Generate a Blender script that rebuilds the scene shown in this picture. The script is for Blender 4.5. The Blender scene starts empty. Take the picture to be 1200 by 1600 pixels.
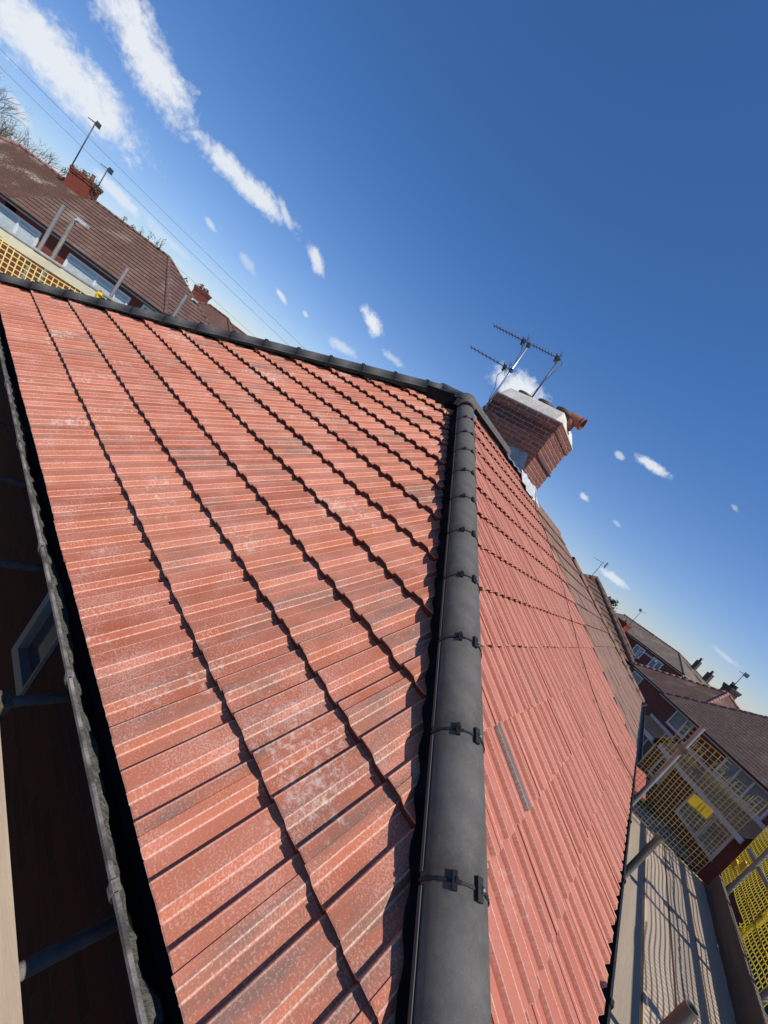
import bpy, bmesh, math, random
from mathutils import Vector, Matrix
R = math.radians
random.seed(7)
sc = bpy.context.scene

# ------------------------------------------------------------------ camera
cd = bpy.data.cameras.new('camera'); cam = bpy.data.objects.new('camera', cd)
sc.collection.objects.link(cam); sc.camera = cam
cam.matrix_world = Matrix(((0.5240410, -0.2701082, -0.8077268, -0.30377),
                           (-0.6095530, 0.5434131, -0.5771892, 0.86554),
                           (0.5948329, 0.7948231, 0.1201255, 1.49711),
                           (0, 0, 0, 1)))
cd.sensor_fit = 'VERTICAL'; cd.sensor_height = 24; cd.lens = 638.56 / 1600 * 24
cd.clip_start = 0.05; cd.clip_end = 3000
sc.render.resolution_x = 768; sc.render.resolution_y = 1024
sc.view_settings.view_transform = 'Standard'; sc.view_settings.look = 'None'
sc.view_settings.exposure = 0.0; sc.view_settings.gamma = 1

# ------------------------------------------------------------------ sun and sky
SUN_EL, SX = R(54), -0.14                     # sun stands over -y
sund = Vector((SX, -math.sqrt(1 - SX * SX), 0)) * math.cos(SUN_EL) + Vector((0, 0, math.sin(SUN_EL)))
sl = bpy.data.lights.new('sun', 'SUN'); sl.energy = 4.6; sl.angle = R(0.4); sl.color = (1, 0.95, 0.87)
so = bpy.data.objects.new('sun', sl); sc.collection.objects.link(so)
so.rotation_euler = sund.to_track_quat('Z', 'Y').to_euler(); so.location = (0, -5, 20)

w = bpy.data.worlds.new('World'); sc.world = w; w.use_nodes = True
nt = w.node_tree; N = nt.nodes; L = nt.links; N.clear()
def wn(t, **k):
    n = N.new(t)
    for a, b in k.items(): setattr(n, a, b)
    return n
def wmath(op, a, b=None, c=None, clamp=False):
    n = wn('ShaderNodeMath', operation=op); n.use_clamp = clamp
    for i, v in enumerate((a, b, c)):
        if v is None: continue
        if isinstance(v, (int, float)): n.inputs[i].default_value = v
        else: L.new(v, n.inputs[i])
    return n.outputs[0]
sky = wn('ShaderNodeTexSky', sky_type='NISHITA'); sky.sun_disc = False
sky.sun_elevation = SUN_EL; sky.sun_rotation = math.atan2(sund.x, sund.y)
sky.altitude = 60; sky.air_density = 1.0; sky.dust_density = 0.1; sky.ozone_density = 3.0
bg = wn('ShaderNodeBackground'); bg.inputs[1].default_value = 0.1
outw = wn('ShaderNodeOutputWorld')
tc = wn('ShaderNodeTexCoord')
def wdot(vec):
    n = wn('ShaderNodeVectorMath', operation='DOT_PRODUCT'); L.new(tc.outputs['Generated'], n.inputs[0]); n.inputs[1].default_value = vec
    return n.outputs['Value']
# small fair-weather clouds, each given by its direction in the sky, its long axis and half sizes (radians)
CL = [((0.064, 0.9847, 0.1621), (0.9972, -0.0567, -0.0496), 0.1300, 0.043, 1.0), ((0.1236, 0.9557, 0.2672), (0.9535, -0.0397, -0.2989), 0.102, 0.040, 1.0), ((0.3127, 0.9192, 0.2395), (0.9437, -0.3293, 0.032), 0.1111, 0.0213, .95), ((0.3852, 0.8885, 0.2493), (0.8446, -0.2305, -0.4833), 0.0312, 0.01, .7), ((0.4662, 0.8543, 0.2297), (0.8231, -0.3237, -0.4666), 0.0332, 0.0139, .9), ((0.606, 0.7676, 0.2086), (0.7702, -0.5007, -0.395), 0.0363, 0.0176, 1.0), ((0.5928, 0.795, 0.1285), (0.7862, -0.6059, 0.1218), 0.04, 0.0121, .55), ((0.6698, 0.7206, 0.1791), (0.7247, -0.687, 0.0536), 0.0328, 0.0103, .5), ((0.4606, 0.878, 0.1303), (0.8606, -0.4059, -0.3074), 0.0189, 0.0068, .8), ((0.3056, 0.9412, 0.144), (0.9171, -0.2502, -0.3105), 0.0148, 0.0061, .55), ((0.3833, 0.9135, 0.1362), (0.8774, -0.3141, -0.3627), 0.024, 0.01, .4), ((0.8217, 0.4909, 0.2896), (0.501, -0.8644, 0.044), 0.0752, 0.034, 1.0), ((0.9325, 0.201, 0.3001), (0.2304, -0.9709, -0.0658), 0.0378, 0.0104, .9), ((0.9227, 0.2583, 0.2861), (0.3388, -0.8974, -0.2825), 0.0139, 0.0067, .6), ((0.9461, 0.2692, 0.1799), (0.3033, -0.9314, -0.2014), 0.015, 0.007, .7), ((0.9894, 0.1251, 0.074), (0.1275, -0.9914, -0.029), 0.0346, 0.0095, .8), ((0.9677, 0.1858, 0.1702), (0.2124, -0.965, -0.1541), 0.0127, 0.0054, .35), ((0.952, 0.0459, 0.3026), (0.1671, -0.9063, -0.3881), 0.0094, 0.0048, .35), ((0.1785, 0.9809, 0.0773), (0.978, -0.1683, -0.1229), 0.0448, 0.0109, .75), ((0.0448, 0.9959, 0.0782), (0.8982, -0.0059, -0.4396), 0.02, 0.0095, .6), ((0.2503, 0.9655, 0.0721), (0.9326, -0.2204, -0.2858), 0.0429, 0.0104, .3), ((0.9933, -0.0909, 0.0711), (-0.0834, -0.9913, -0.1021), 0.0244, 0.0058, .4), ((0.5114, 0.849, 0.1334), (0.8539, -0.4844, -0.1906), 0.0096, 0.0045, .6), ((0.2768, 0.9583, 0.0708), (0.9607, -0.2745, -0.0401), 0.0404, 0.0094, .35)]
wno = wn('ShaderNodeTexNoise'); wno.inputs['Scale'].default_value = 26; wno.inputs['Detail'].default_value = 6; wno.inputs['Roughness'].default_value = 0.62
L.new(tc.outputs['Generated'], wno.inputs['Vector']); wno.inputs['Distortion'].default_value = 0.6
wn2 = wn('ShaderNodeTexNoise'); wn2.inputs['Scale'].default_value = 95; wn2.inputs['Detail'].default_value = 4; wn2.inputs['Roughness'].default_value = 0.6
L.new(tc.outputs['Generated'], wn2.inputs['Vector'])
nz = wmath('ADD', wmath('MULTIPLY', wno.outputs['Fac'], 0.62), wmath('MULTIPLY', wn2.outputs['Fac'], 0.38))
nz = wmath('SUBTRACT', nz, 0.5)
total = None; shade = None
for c, a, su, sv, op in CL:
    c = Vector(c).normalized(); a = Vector(a).normalized(); b = c.cross(a)
    dc, da, db = wdot(c), wdot(a), wdot(b)
    u = wmath('DIVIDE', da, wmath('MULTIPLY', dc, su)); v = wmath('DIVIDE', db, wmath('MULTIPLY', dc, sv))
    r = wmath('SQRT', wmath('ADD', wmath('MULTIPLY', u, u), wmath('MULTIPLY', v, v)))
    m = wmath('MULTIPLY_ADD', nz, 2.2, wmath('SUBTRACT', 1.0, r))
    mr = wn('ShaderNodeMapRange', interpolation_type='SMOOTHSTEP'); L.new(m, mr.inputs[0])
    mr.inputs[1].default_value = -0.15; mr.inputs[2].default_value = 0.7; mr.inputs[3].default_value = 0; mr.inputs[4].default_value = op
    front = wmath('GREATER_THAN', dc, 0.5)
    near = wmath('LESS_THAN', r, 2.0)
    m = wmath('MULTIPLY', wmath('MULTIPLY', mr.outputs[0], front), near)
    total = m if total is None else wmath('MAXIMUM', total, m)
hz = wn('ShaderNodeSeparateXYZ'); L.new(tc.outputs['Generated'], hz.inputs[0])
tint = wn('ShaderNodeMix', data_type='RGBA', blend_type='MULTIPLY'); tint.inputs['Factor'].default_value = 1
L.new(sky.outputs[0], tint.inputs['A'])
trr = wn('ShaderNodeValToRGB'); L.new(hz.outputs['Z'], trr.inputs[0]); trr.color_ramp.elements[0].color = (0.86, 0.88, 1.10, 1); trr.color_ramp.elements[1].color = (0.54, 0.90, 1.30, 1)
trr.color_ramp.elements[0].position = 0.0; trr.color_ramp.elements[1].position = 0.45
L.new(trr.outputs[0], tint.inputs['B'])
cm = wn('ShaderNodeMix', data_type='RGBA'); L.new(total, cm.inputs['Factor']); L.new(tint.outputs['Result'], cm.inputs['A'])
cm.inputs['B'].default_value = (8.0, 8.4, 9.0, 1)
L.new(cm.outputs['Result'], bg.inputs[0]); L.new(bg.outputs[0], outw.inputs[0])

# ------------------------------------------------------------------ materials
def mat(name, col, rough=0.8, col2=None, nscale=8, ndet=5, bump=0.0, bscale=40, metal=0.0, spec=0.5, lo=0.35, hi=0.65, coord='Object', stretch=None):
    m = bpy.data.materials.new(name); m.use_nodes = True; t = m.node_tree; b = t.nodes['Principled BSDF']
    b.inputs['Roughness'].default_value = rough; b.inputs['Metallic'].default_value = metal
    b.inputs['Specular IOR Level'].default_value = spec
    b.inputs['Base Color'].default_value = (*col, 1)
    tcn = t.nodes.new('ShaderNodeTexCoord'); vec = tcn.outputs[coord]
    if stretch:
        mp = t.nodes.new('ShaderNodeMapping'); mp.inputs['Scale'].default_value = stretch; t.links.new(vec, mp.inputs[0]); vec = mp.outputs[0]
    if col2:
        n = t.nodes.new('ShaderNodeTexNoise'); n.inputs['Scale'].default_value = nscale; n.inputs['Detail'].default_value = ndet
        n.inputs['Roughness'].default_value = 0.65
        t.links.new(vec, n.inputs['Vector'])
        cr = t.nodes.new('ShaderNodeValToRGB'); cr.color_ramp.elements[0].position = lo; cr.color_ramp.elements[1].position = hi
        cr.color_ramp.elements[0].color = (*col, 1); cr.color_ramp.elements[1].color = (*col2, 1)
        t.links.new(n.outputs['Fac'], cr.inputs[0]); t.links.new(cr.outputs[0], b.inputs['Base Color'])
    if bump:
        n = t.nodes.new('ShaderNodeTexNoise'); n.inputs['Scale'].default_value = bscale; n.inputs['Detail'].default_value = 6
        t.links.new(vec, n.inputs['Vector'])
        bp = t.nodes.new('ShaderNodeBump'); bp.inputs['Strength'].default_value = bump; bp.inputs['Distance'].default_value = 0.01
        t.links.new(n.outputs['Fac'], bp.inputs['Height']); t.links.new(bp.outputs[0], b.inputs['Normal'])
    return m
def T(m):
    return m.node_tree, m.node_tree.nodes, m.node_tree.links, m.node_tree.nodes['Principled BSDF']
def ramp(t, src, stops):
    r = t.nodes.new('ShaderNodeValToRGB'); e = r.color_ramp.elements
    while len(e) < len(stops): e.new(0.5)
    for i, (p, c) in enumerate(stops):
        e[i].position = p; e[i].color = (*c, 1) if len(c) == 3 else c
    t.links.new(src, r.inputs[0]); return r.outputs[0]
def mixc(t, f, a, b, blend='MIX'):
    n = t.nodes.new('ShaderNodeMix'); n.data_type = 'RGBA'; n.blend_type = blend
    for k, v in (('Factor', f), ('A', a), ('B', b)):
        if isinstance(v, (int, float)): n.inputs[k].default_value = v
        elif isinstance(v, tuple): n.inputs[k].default_value = (*v, 1)
        else: t.links.new(v, n.inputs[k])
    return n.outputs['Result']
def nmath(t, op, a, b=None, clamp=False):
    n = t.nodes.new('ShaderNodeMath'); n.operation = op; n.use_clamp = clamp
    for i, v in enumerate((a, b)):
        if v is None: continue
        if isinstance(v, (int, float)): n.inputs[i].default_value = v
        else: t.links.new(v, n.inputs[i])
    return n.outputs[0]
def noise(t, vec, scale, det=5, rough=0.6, stretch=None):
    if stretch:
        mp = t.nodes.new('ShaderNodeMapping'); mp.inputs['Scale'].default_value = stretch; t.links.new(vec, mp.inputs[0]); vec = mp.outputs[0]
    n = t.nodes.new('ShaderNodeTexNoise'); n.inputs['Scale'].default_value = scale; n.inputs['Detail'].default_value = det; n.inputs['Roughness'].default_value = rough
    t.links.new(vec, n.inputs['Vector']); return n.outputs['Fac']

def red_tile_mat(name='red_concrete_tile', dirt=1.0):
    # new concrete tiles: UV holds metres across / up the slope, so streaks and odd tiles follow the tiles
    m = mat(name, (0.3, 0.08, 0.05), 0.8, spec=0.15); t, n, l, b = T(m)
    uv = n.new('ShaderNodeUVMap'); uv.uv_map = 'UVMap'; U = uv.outputs[0]
    at = n.new('ShaderNodeAttribute'); at.attribute_name = 'tone'; at.attribute_type = 'GEOMETRY'
    sp = n.new('ShaderNodeSeparateColor'); l.new(at.outputs['Color'], sp.inputs[0])
    base = ramp(t, sp.outputs[0], [(0, (0.34, 0.094, 0.046)), (0.35, (0.40, 0.121, 0.062)), (0.7, (0.44, 0.142, 0.075)), (1, (0.47, 0.163, 0.09))] if dirt == 1 else [(0, (0.40, 0.13, 0.088)), (0.5, (0.43, 0.148, 0.1)), (1, (0.455, 0.165, 0.112))])
    streak = noise(t, U, 3.2, 4, 0.6, (3.4, 0.9, 1))
    base = mixc(t, nmath(t, 'MULTIPLY', ramp(t, streak, [(0.35, (0, 0, 0)), (0.7, (1, 1, 1))]), 0.5 if dirt == 1 else .15), base, (0.50, 0.19, 0.14))
    # weathered grey-brown streaks, some tiles much more than others
    g = noise(t, U, 2.3, 5, 0.65, (6.5, 1.1, 1))
    gm = ramp(t, nmath(t, 'ADD', g, nmath(t, 'MULTIPLY', sp.outputs[1], 0.27 if dirt == 1 else .14)), [(0.66, (0, 0, 0)), (0.90, (1, 1, 1))])
    base = mixc(t, nmath(t, 'MULTIPLY', gm, 0.72 * (dirt if dirt == 1 else .8)), base, (0.17, 0.125, 0.10))
    fs = n.new('ShaderNodeMath'); fs.operation = 'GREATER_THAN'; l.new(sp.outputs[1], fs.inputs[0]); fs.inputs[1].default_value = 2.0
    base = mixc(t, nmath(t, 'MULTIPLY', fs.outputs[0], .85), base, (0.11, 0.10, 0.09))
    # sandy speckle of the surface: pale pinkish grains
    s1 = noise(t, U, 150, 4, 0.75); patch = noise(t, U, 5.5, 4, 0.6)
    k = nmath(t, 'ADD', s1, nmath(t, 'MULTIPLY', nmath(t, 'SUBTRACT', patch, 0.5), 0.42))
    sm = ramp(t, k, [(0.52, (0, 0, 0)), (0.60, (1, 1, 1))])
    base = mixc(t, nmath(t, 'MULTIPLY', sm, 0.36 * dirt), base, (0.74, 0.46, 0.38))
    # lime bloom and scuffs
    s2 = noise(t, U, 34, 6, 0.75); p2 = noise(t, U, 1.7, 3, 0.6)
    k2 = nmath(t, 'ADD', s2, nmath(t, 'MULTIPLY', nmath(t, 'SUBTRACT', p2, 0.5), 0.9))
    sm2 = ramp(t, k2, [(0.62, (0, 0, 0)), (0.76, (1, 1, 1))])
    base = mixc(t, nmath(t, 'MULTIPLY', sm2, 0.6 * dirt), base, (0.62, 0.50, 0.42))
    # paler tint along the roll edges (attribute b = 1 on the arrises)
    e = nmath(t, 'MULTIPLY', sp.outputs[2], ramp(t, noise(t, U, 120, 4, 0.7), [(0.38, (0.25, 0.25, 0.25)), (0.6, (1, 1, 1))]))
    base = mixc(t, nmath(t, 'MULTIPLY', e, 0.95), base, (0.86, 0.56, 0.44))
    base = mixc(t, at.outputs['Alpha'], (0.13, 0.033, 0.022), base)      # tail edges: shade painted in as a darker brown
    l.new(base, b.inputs['Base Color'])
    bp = n.new('ShaderNodeBump'); bp.inputs['Strength'].default_value = 0.35; bp.inputs['Distance'].default_value = 0.003
    l.new(s1, bp.inputs['Height']); l.new(bp.outputs[0], b.inputs['Normal'])
    return m
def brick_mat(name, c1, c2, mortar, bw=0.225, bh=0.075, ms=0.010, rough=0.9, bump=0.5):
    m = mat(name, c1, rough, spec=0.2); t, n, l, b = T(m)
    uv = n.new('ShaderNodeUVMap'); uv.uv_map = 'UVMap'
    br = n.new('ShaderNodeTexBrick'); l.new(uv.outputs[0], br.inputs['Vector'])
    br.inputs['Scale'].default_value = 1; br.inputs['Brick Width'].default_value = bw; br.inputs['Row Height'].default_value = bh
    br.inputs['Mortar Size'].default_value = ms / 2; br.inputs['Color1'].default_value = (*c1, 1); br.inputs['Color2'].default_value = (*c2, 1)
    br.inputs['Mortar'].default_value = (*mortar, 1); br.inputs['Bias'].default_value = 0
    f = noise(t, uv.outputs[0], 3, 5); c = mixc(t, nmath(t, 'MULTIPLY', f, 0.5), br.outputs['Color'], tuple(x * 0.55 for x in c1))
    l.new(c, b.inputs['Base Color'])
    bp = n.new('ShaderNodeBump'); bp.inputs['Strength'].default_value = bump; bp.inputs['Distance'].default_value = 0.01; bp.invert = True
    l.new(br.outputs['Fac'], bp.inputs['Height']); l.new(bp.outputs[0], b.inputs['Normal'])
    return m
def roof_mat(name, c1, c2, gauge, tw, moss=None, mossamt=0.5, joint=(0.03, 0.02, 0.018)):
    m = mat(name, c1, 0.9, spec=0.2); t, n, l, b = T(m)
    uv = n.new('ShaderNodeUVMap'); uv.uv_map = 'UVMap'; U = uv.outputs[0]
    br = n.new('ShaderNodeTexBrick'); l.new(U, br.inputs['Vector'])
    br.inputs['Scale'].default_value = 1; br.inputs['Brick Width'].default_value = tw; br.inputs['Row Height'].default_value = gauge
    br.inputs['Mortar Size'].default_value = 0.006; br.inputs['Color1'].default_value = (*c1, 1); br.inputs['Color2'].default_value = (*c2, 1)
    br.inputs['Mortar'].default_value = (*joint, 1); br.inputs['Bias'].default_value = 0.1
    f = noise(t, U, 0.9, 6, 0.7); c = mixc(t, ramp(t, f, [(0.35, (0, 0, 0)), (0.7, (0.6, 0.6, 0.6))]), br.outputs['Color'], tuple(x * 0.5 for x in c1))
    if moss:
        g = noise(t, U, 0.55, 3, 0.5); g2 = noise(t, U, 9, 5, 0.8)
        k = nmath(t, 'ADD', nmath(t, 'MULTIPLY', g, 0.6), nmath(t, 'MULTIPLY', g2, 0.5))
        c = mixc(t, nmath(t, 'MULTIPLY', ramp(t, k, [(0.58, (0, 0, 0)), (0.68, (1, 1, 1))]), mossamt), c, moss)
    l.new(c, b.inputs['Base Color'])
    bp = n.new('ShaderNodeBump'); bp.inputs['Strength'].default_value = 0.6; bp.inputs['Distance'].default_value = 0.01
    l.new(noise(t, U, 30, 5), bp.inputs['Height']); l.new(bp.outputs[0], b.inputs['Normal'])
    return m

M = {}
M['tile'] = red_tile_mat()
M['tile_clean'] = red_tile_mat('red_concrete_tile_clean', .35)
M['hip'] = mat('anthracite_ridge_tile', (0.075, 0.069, 0.062), 0.68, (0.12, 0.11, 0.098), 3.5, 8, 0.22, 700, spec=0.25)
t_, n_, l_, b_ = T(M['hip']); src = b_.inputs['Base Color'].links[0].from_socket; tc_ = n_.new('ShaderNodeTexCoord')
c_ = mixc(t_, nmath(t_, 'MULTIPLY', ramp(t_, noise(t_, tc_.outputs['Object'], 260, 4, .7), [(.6, (0, 0, 0)), (.72, (1, 1, 1))]), .5), src, (0.3, 0.28, 0.25))
c_ = mixc(t_, nmath(t_, 'MULTIPLY', ramp(t_, noise(t_, tc_.outputs['Object'], 14, 7, .75), [(.45, (0, 0, 0)), (.75, (1, 1, 1))]), .45), c_, (0.17, 0.155, 0.135))
l_.new(c_, b_.inputs['Base Color'])
M['hip_weathered'] = mat('grey_ridge_tile', (0.07, 0.068, 0.064), 0.7, (0.12, 0.115, 0.105), 3, 6, 0.25, 600, spec=0.35)
M['black_plastic'] = mat('black_plastic', (0.012, 0.012, 0.012), 0.5, (0.028, 0.027, 0.027), 30, 4, 0.15, 300, spec=0.25)
M['membrane'] = mat('black_membrane', (0.006, 0.006, 0.006), 0.9, (0.014, 0.013, 0.013), 9, 4, 0.4, 60, spec=0.05)
M['tray'] = mat('grey_tray_edge', (0.07, 0.07, 0.072), 0.6, spec=0.2)
M['gutter'] = mat('gutter_black', (0.006, 0.006, 0.006), 0.8, spec=0.06)
M['gutter_lip'] = mat('weathered_gutter_lip', (0.07, 0.063, 0.06), 0.5, (0.30, 0.27, 0.24), 9, 6, 0.25, 160, lo=0.42, hi=0.66, spec=0.3)
M['debris'] = mat('gutter_dirt', (0.05, 0.052, 0.042), 0.95, (0.15, 0.145, 0.12), 55, 6, 1.0, 90)
M['brick_own'] = brick_mat('house_brick', (0.07, 0.02, 0.014), (0.04, 0.014, 0.011), (0.04, 0.032, 0.028))  # brick colour darkened to deepen the shade under the eaves
M['frame_grey'] = mat('shade_grey_window_frame', (0.2, 0.2, 0.2), 0.6)  # grey painted in for the shade on a white frame
M['brick_orange'] = brick_mat('orange_red_brick', (0.29, 0.065, 0.038), (0.22, 0.05, 0.03), (0.25, 0.16, 0.12))  # more orange than the dark red brick
M['brick_dark'] = brick_mat('dark_red_brick', (0.26, 0.075, 0.052), (0.19, 0.055, 0.04), (0.2, 0.15, 0.13))
M['brick_red'] = mat('chimney_brick_red', (0.17, 0.045, 0.03), 0.9, (0.25, 0.078, 0.05), 18, 5, 0.5, 90)
M['brick_brown'] = mat('chimney_brick_brown', (0.12, 0.045, 0.03), 0.9, (0.2, 0.08, 0.055), 14, 5, 0.5, 90)
M['mortar'] = mat('pale_mortar', (0.56, 0.46, 0.36), 0.95, (0.3, 0.24, 0.18), 25, 5, 0.5, 120)
M['flaunch'] = mat('white_mortar_flaunching', (0.74, 0.68, 0.58), 0.9, (0.52, 0.47, 0.40), 6, 6, 0.6, 40)
M['lead'] = mat('lead_sheet', (0.16, 0.19, 0.24), 0.45, (0.24, 0.27, 0.31), 8, 5, 0.6, 25, metal=0.3)
M['lead_light'] = mat('bright_lead_flashing', (0.42, 0.44, 0.44), 0.5, (0.66, 0.66, 0.62), 14, 6, 1.0, 30, metal=0.2)
M['terracotta'] = mat('terracotta', (0.25, 0.085, 0.055), 0.8, (0.25, 0.09, 0.06), 9, 5, 0.3, 50)
M['pot_dark'] = mat('soot_and_silhouette_dark', (0.035, 0.028, 0.025), 0.7, (0.11, 0.06, 0.045), 12, 5, 0.3, 50)  # soot on the pots; also the painted silhouette dark of a far stack
M['steel'] = mat('galvanised_tube', (0.21, 0.205, 0.195), 0.55, (0.33, 0.32, 0.30), 12, 6, 0.25, 120, metal=0.05, stretch=(1, 1, 0.25))
M['steel_dirty'] = mat('dirty_tube', (0.10, 0.095, 0.075), 0.6, (0.19, 0.18, 0.15), 14, 6, 0.35, 90, metal=0.05, stretch=(1, 1, 0.3))
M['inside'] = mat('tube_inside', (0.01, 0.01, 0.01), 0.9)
M['coupler'] = mat('rusty_coupler', (0.12, 0.085, 0.06), 0.7, (0.2, 0.17, 0.13), 30, 5, 0.4, 80, metal=0.3)
M['board'] = mat('scaffold_board_wood', (0.52, 0.41, 0.30), 0.85, (0.42, 0.33, 0.24), 2.2, 6, 0.35, 40, stretch=(0.35, 6, 6), lo=0.3, hi=0.7)
M['board_a'] = mat('scaffold_board_wood_side', (0.62, 0.49, 0.36), 0.85, (0.44, 0.34, 0.25), 2.2, 6, 0.4, 40, stretch=(6, 0.5, 6), lo=0.3, hi=0.7)
for k_ in ('board', 'board_a'):
    t_, n_, l_, b_ = T(M[k_]); src = b_.inputs['Base Color'].links[0].from_socket; oi = n_.new('ShaderNodeObjectInfo')
    l_.new(mixc(t_, 1.0, src, ramp(t_, oi.outputs['Random'], [(0, (.68, .68, .68)), (1, (1.1, 1.05, 1.0))]), 'MULTIPLY'), b_.inputs['Base Color'])
M['board_dark'] = mat('old_toe_board', (0.19, 0.135, 0.09), 0.9, (0.12, 0.09, 0.065), 3, 6, 0.35, 40, stretch=(0.4, 5, 5))
M['cream'] = mat('cream_board', (0.72, 0.66, 0.44), 0.8, (0.6, 0.55, 0.38), 6, 5, 0.2, 40)
M['net'] = mat('yellow_netting', (0.85, 0.74, 0.12), 0.5, (0.76, 0.64, 0.09), 10, 4)
M['net_pale'] = mat('pale_yellow_netting', (0.66, 0.57, 0.24), 0.55, (0.55, 0.46, 0.17), 10, 4)
M['net_light'] = mat('lemon_yellow_netting', (0.86, 0.74, 0.26), 0.5, (0.8, 0.66, 0.18), 10, 4)  # paler yellow for the netting beyond the far hip
for k_ in ('net', 'net_pale'):
    t_, n_, l_, b_ = T(M[k_]); src = b_.inputs['Base Color'].links[0].from_socket
    tr_ = n_.new('ShaderNodeBsdfTranslucent'); mx_ = n_.new('ShaderNodeMixShader'); mx_.inputs[0].default_value = 0.5
    l_.new(src, tr_.inputs[0]); l_.new(b_.outputs[0], mx_.inputs[1]); l_.new(tr_.outputs[0], mx_.inputs[2]); l_.new(mx_.outputs[0], n_['Material Output'].inputs[0])
M['yellow'] = mat('yellow_plastic', (0.78, 0.55, 0.02), 0.45, (0.68, 0.44, 0.02), 8, 4, 0.5, 30)
M['upvc'] = mat('white_upvc', (0.8, 0.8, 0.79), 0.35)
M['upvc_grey'] = mat('greyish_upvc', (0.66, 0.66, 0.65), 0.4)
M['blind'] = mat('pale_blind', (0.60, 0.66, 0.64), 0.6, (0.46, 0.52, 0.52), 3, 3)
M['glass'] = mat('window_glass', (0.035, 0.045, 0.055), 0.06, spec=0.8)
M['glass_pale'] = mat('window_glass_curtained', (0.16, 0.2, 0.21), 0.15, (0.26, 0.3, 0.3), 2, 3, spec=0.7)
M['white_paint'] = mat('white_fascia', (0.62, 0.62, 0.6), 0.6, (0.45, 0.45, 0.43), 5, 5)
M['black_paint'] = mat('black_paint', (0.015, 0.015, 0.016), 0.5)
M['alu'] = mat('aluminium', (0.5, 0.51, 0.52), 0.35, metal=0.8)
M['alu_dark'] = mat('weathered_aluminium', (0.06, 0.065, 0.07), 0.5, (0.12, 0.12, 0.13), 20, 3, metal=0.4)
M['brown_tile'] = mat('brown_concrete_tile', (0.17, 0.09, 0.06), 0.9, (0.26, 0.15, 0.10), 3.5, 6, 0.5, 60)
M['roof_brown'] = roof_mat('brown_roof', (0.15, 0.085, 0.065), (0.19, 0.11, 0.085), 0.33, 0.33, (0.42, 0.37, 0.3), 0.35)
M['roof_mossy'] = roof_mat('mossy_clay_roof', (0.16, 0.085, 0.06), (0.12, 0.065, 0.05), 0.1, 0.165, (0.5, 0.48, 0.4), 0.8)
M['roof_clay'] = roof_mat('clay_roof', (0.19, 0.10, 0.075), (0.15, 0.08, 0.062), 0.1, 0.165, (0.3, 0.22, 0.17), 0.3)
M['roof_mauve'] = roof_mat('mauve_plain_tile_roof', (0.24, 0.16, 0.12), (0.16, 0.10, 0.075), 0.1, 0.165, (0.32, 0.25, 0.21), 0.35)
M['roof_grey'] = roof_mat('grey_lichen_roof', (0.26, 0.205, 0.16), (0.2, 0.16, 0.125), 0.25, 0.3, (0.4, 0.34, 0.25), 0.6)
M['roof_canopy'] = roof_mat('canopy_tiles', (0.62, 0.32, 0.17), (0.72, 0.44, 0.24), 0.1, 0.165, (0.6, 0.48, 0.28), 0.4)
M['pink_ridge'] = mat('pink_ridge_tile', (0.36, 0.15, 0.12), 0.85, (0.26, 0.12, 0.1), 3, 5, 0.4, 40)
M['render'] = mat('painted_render', (0.62, 0.58, 0.52), 0.9, (0.5, 0.47, 0.42), 2, 5, 0.3, 30)
M['ground'] = mat('yard_ground', (0.055, 0.05, 0.042), 0.95, (0.09, 0.085, 0.065), 0.6, 8, 0.6, 6)
M['grass'] = mat('lawn', (0.05, 0.075, 0.025), 0.95, (0.08, 0.10, 0.04), 0.8, 8, 0.6, 12)
M['road'] = mat('asphalt', (0.05, 0.05, 0.052), 0.9, (0.07, 0.07, 0.07), 2, 6, 0.4, 60)
M['paving'] = mat('concrete_paving', (0.28, 0.26, 0.23), 0.9, (0.2, 0.19, 0.17), 3, 6, 0.4, 30)
M['felt_red'] = mat('red_felt_roof', (0.5, 0.12, 0.085), 0.9, (0.42, 0.1, 0.075), 5, 5)
M['bark'] = mat('bark', (0.11, 0.09, 0.075), 0.95, (0.18, 0.15, 0.125), 12, 5, 0.6, 30)
M['leaf'] = mat('evergreen_leaf', (0.035, 0.055, 0.02), 0.8, (0.07, 0.09, 0.03), 1.5, 4)
M['leaf2'] = mat('olive_leaf', (0.07, 0.075, 0.03), 0.8, (0.11, 0.11, 0.05), 1.5, 4)
M['cable'] = mat('black_cable', (0.01, 0.01, 0.01), 0.5)
M['wire'] = mat('overhead_wire', (0.12, 0.13, 0.15), 0.6)

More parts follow.
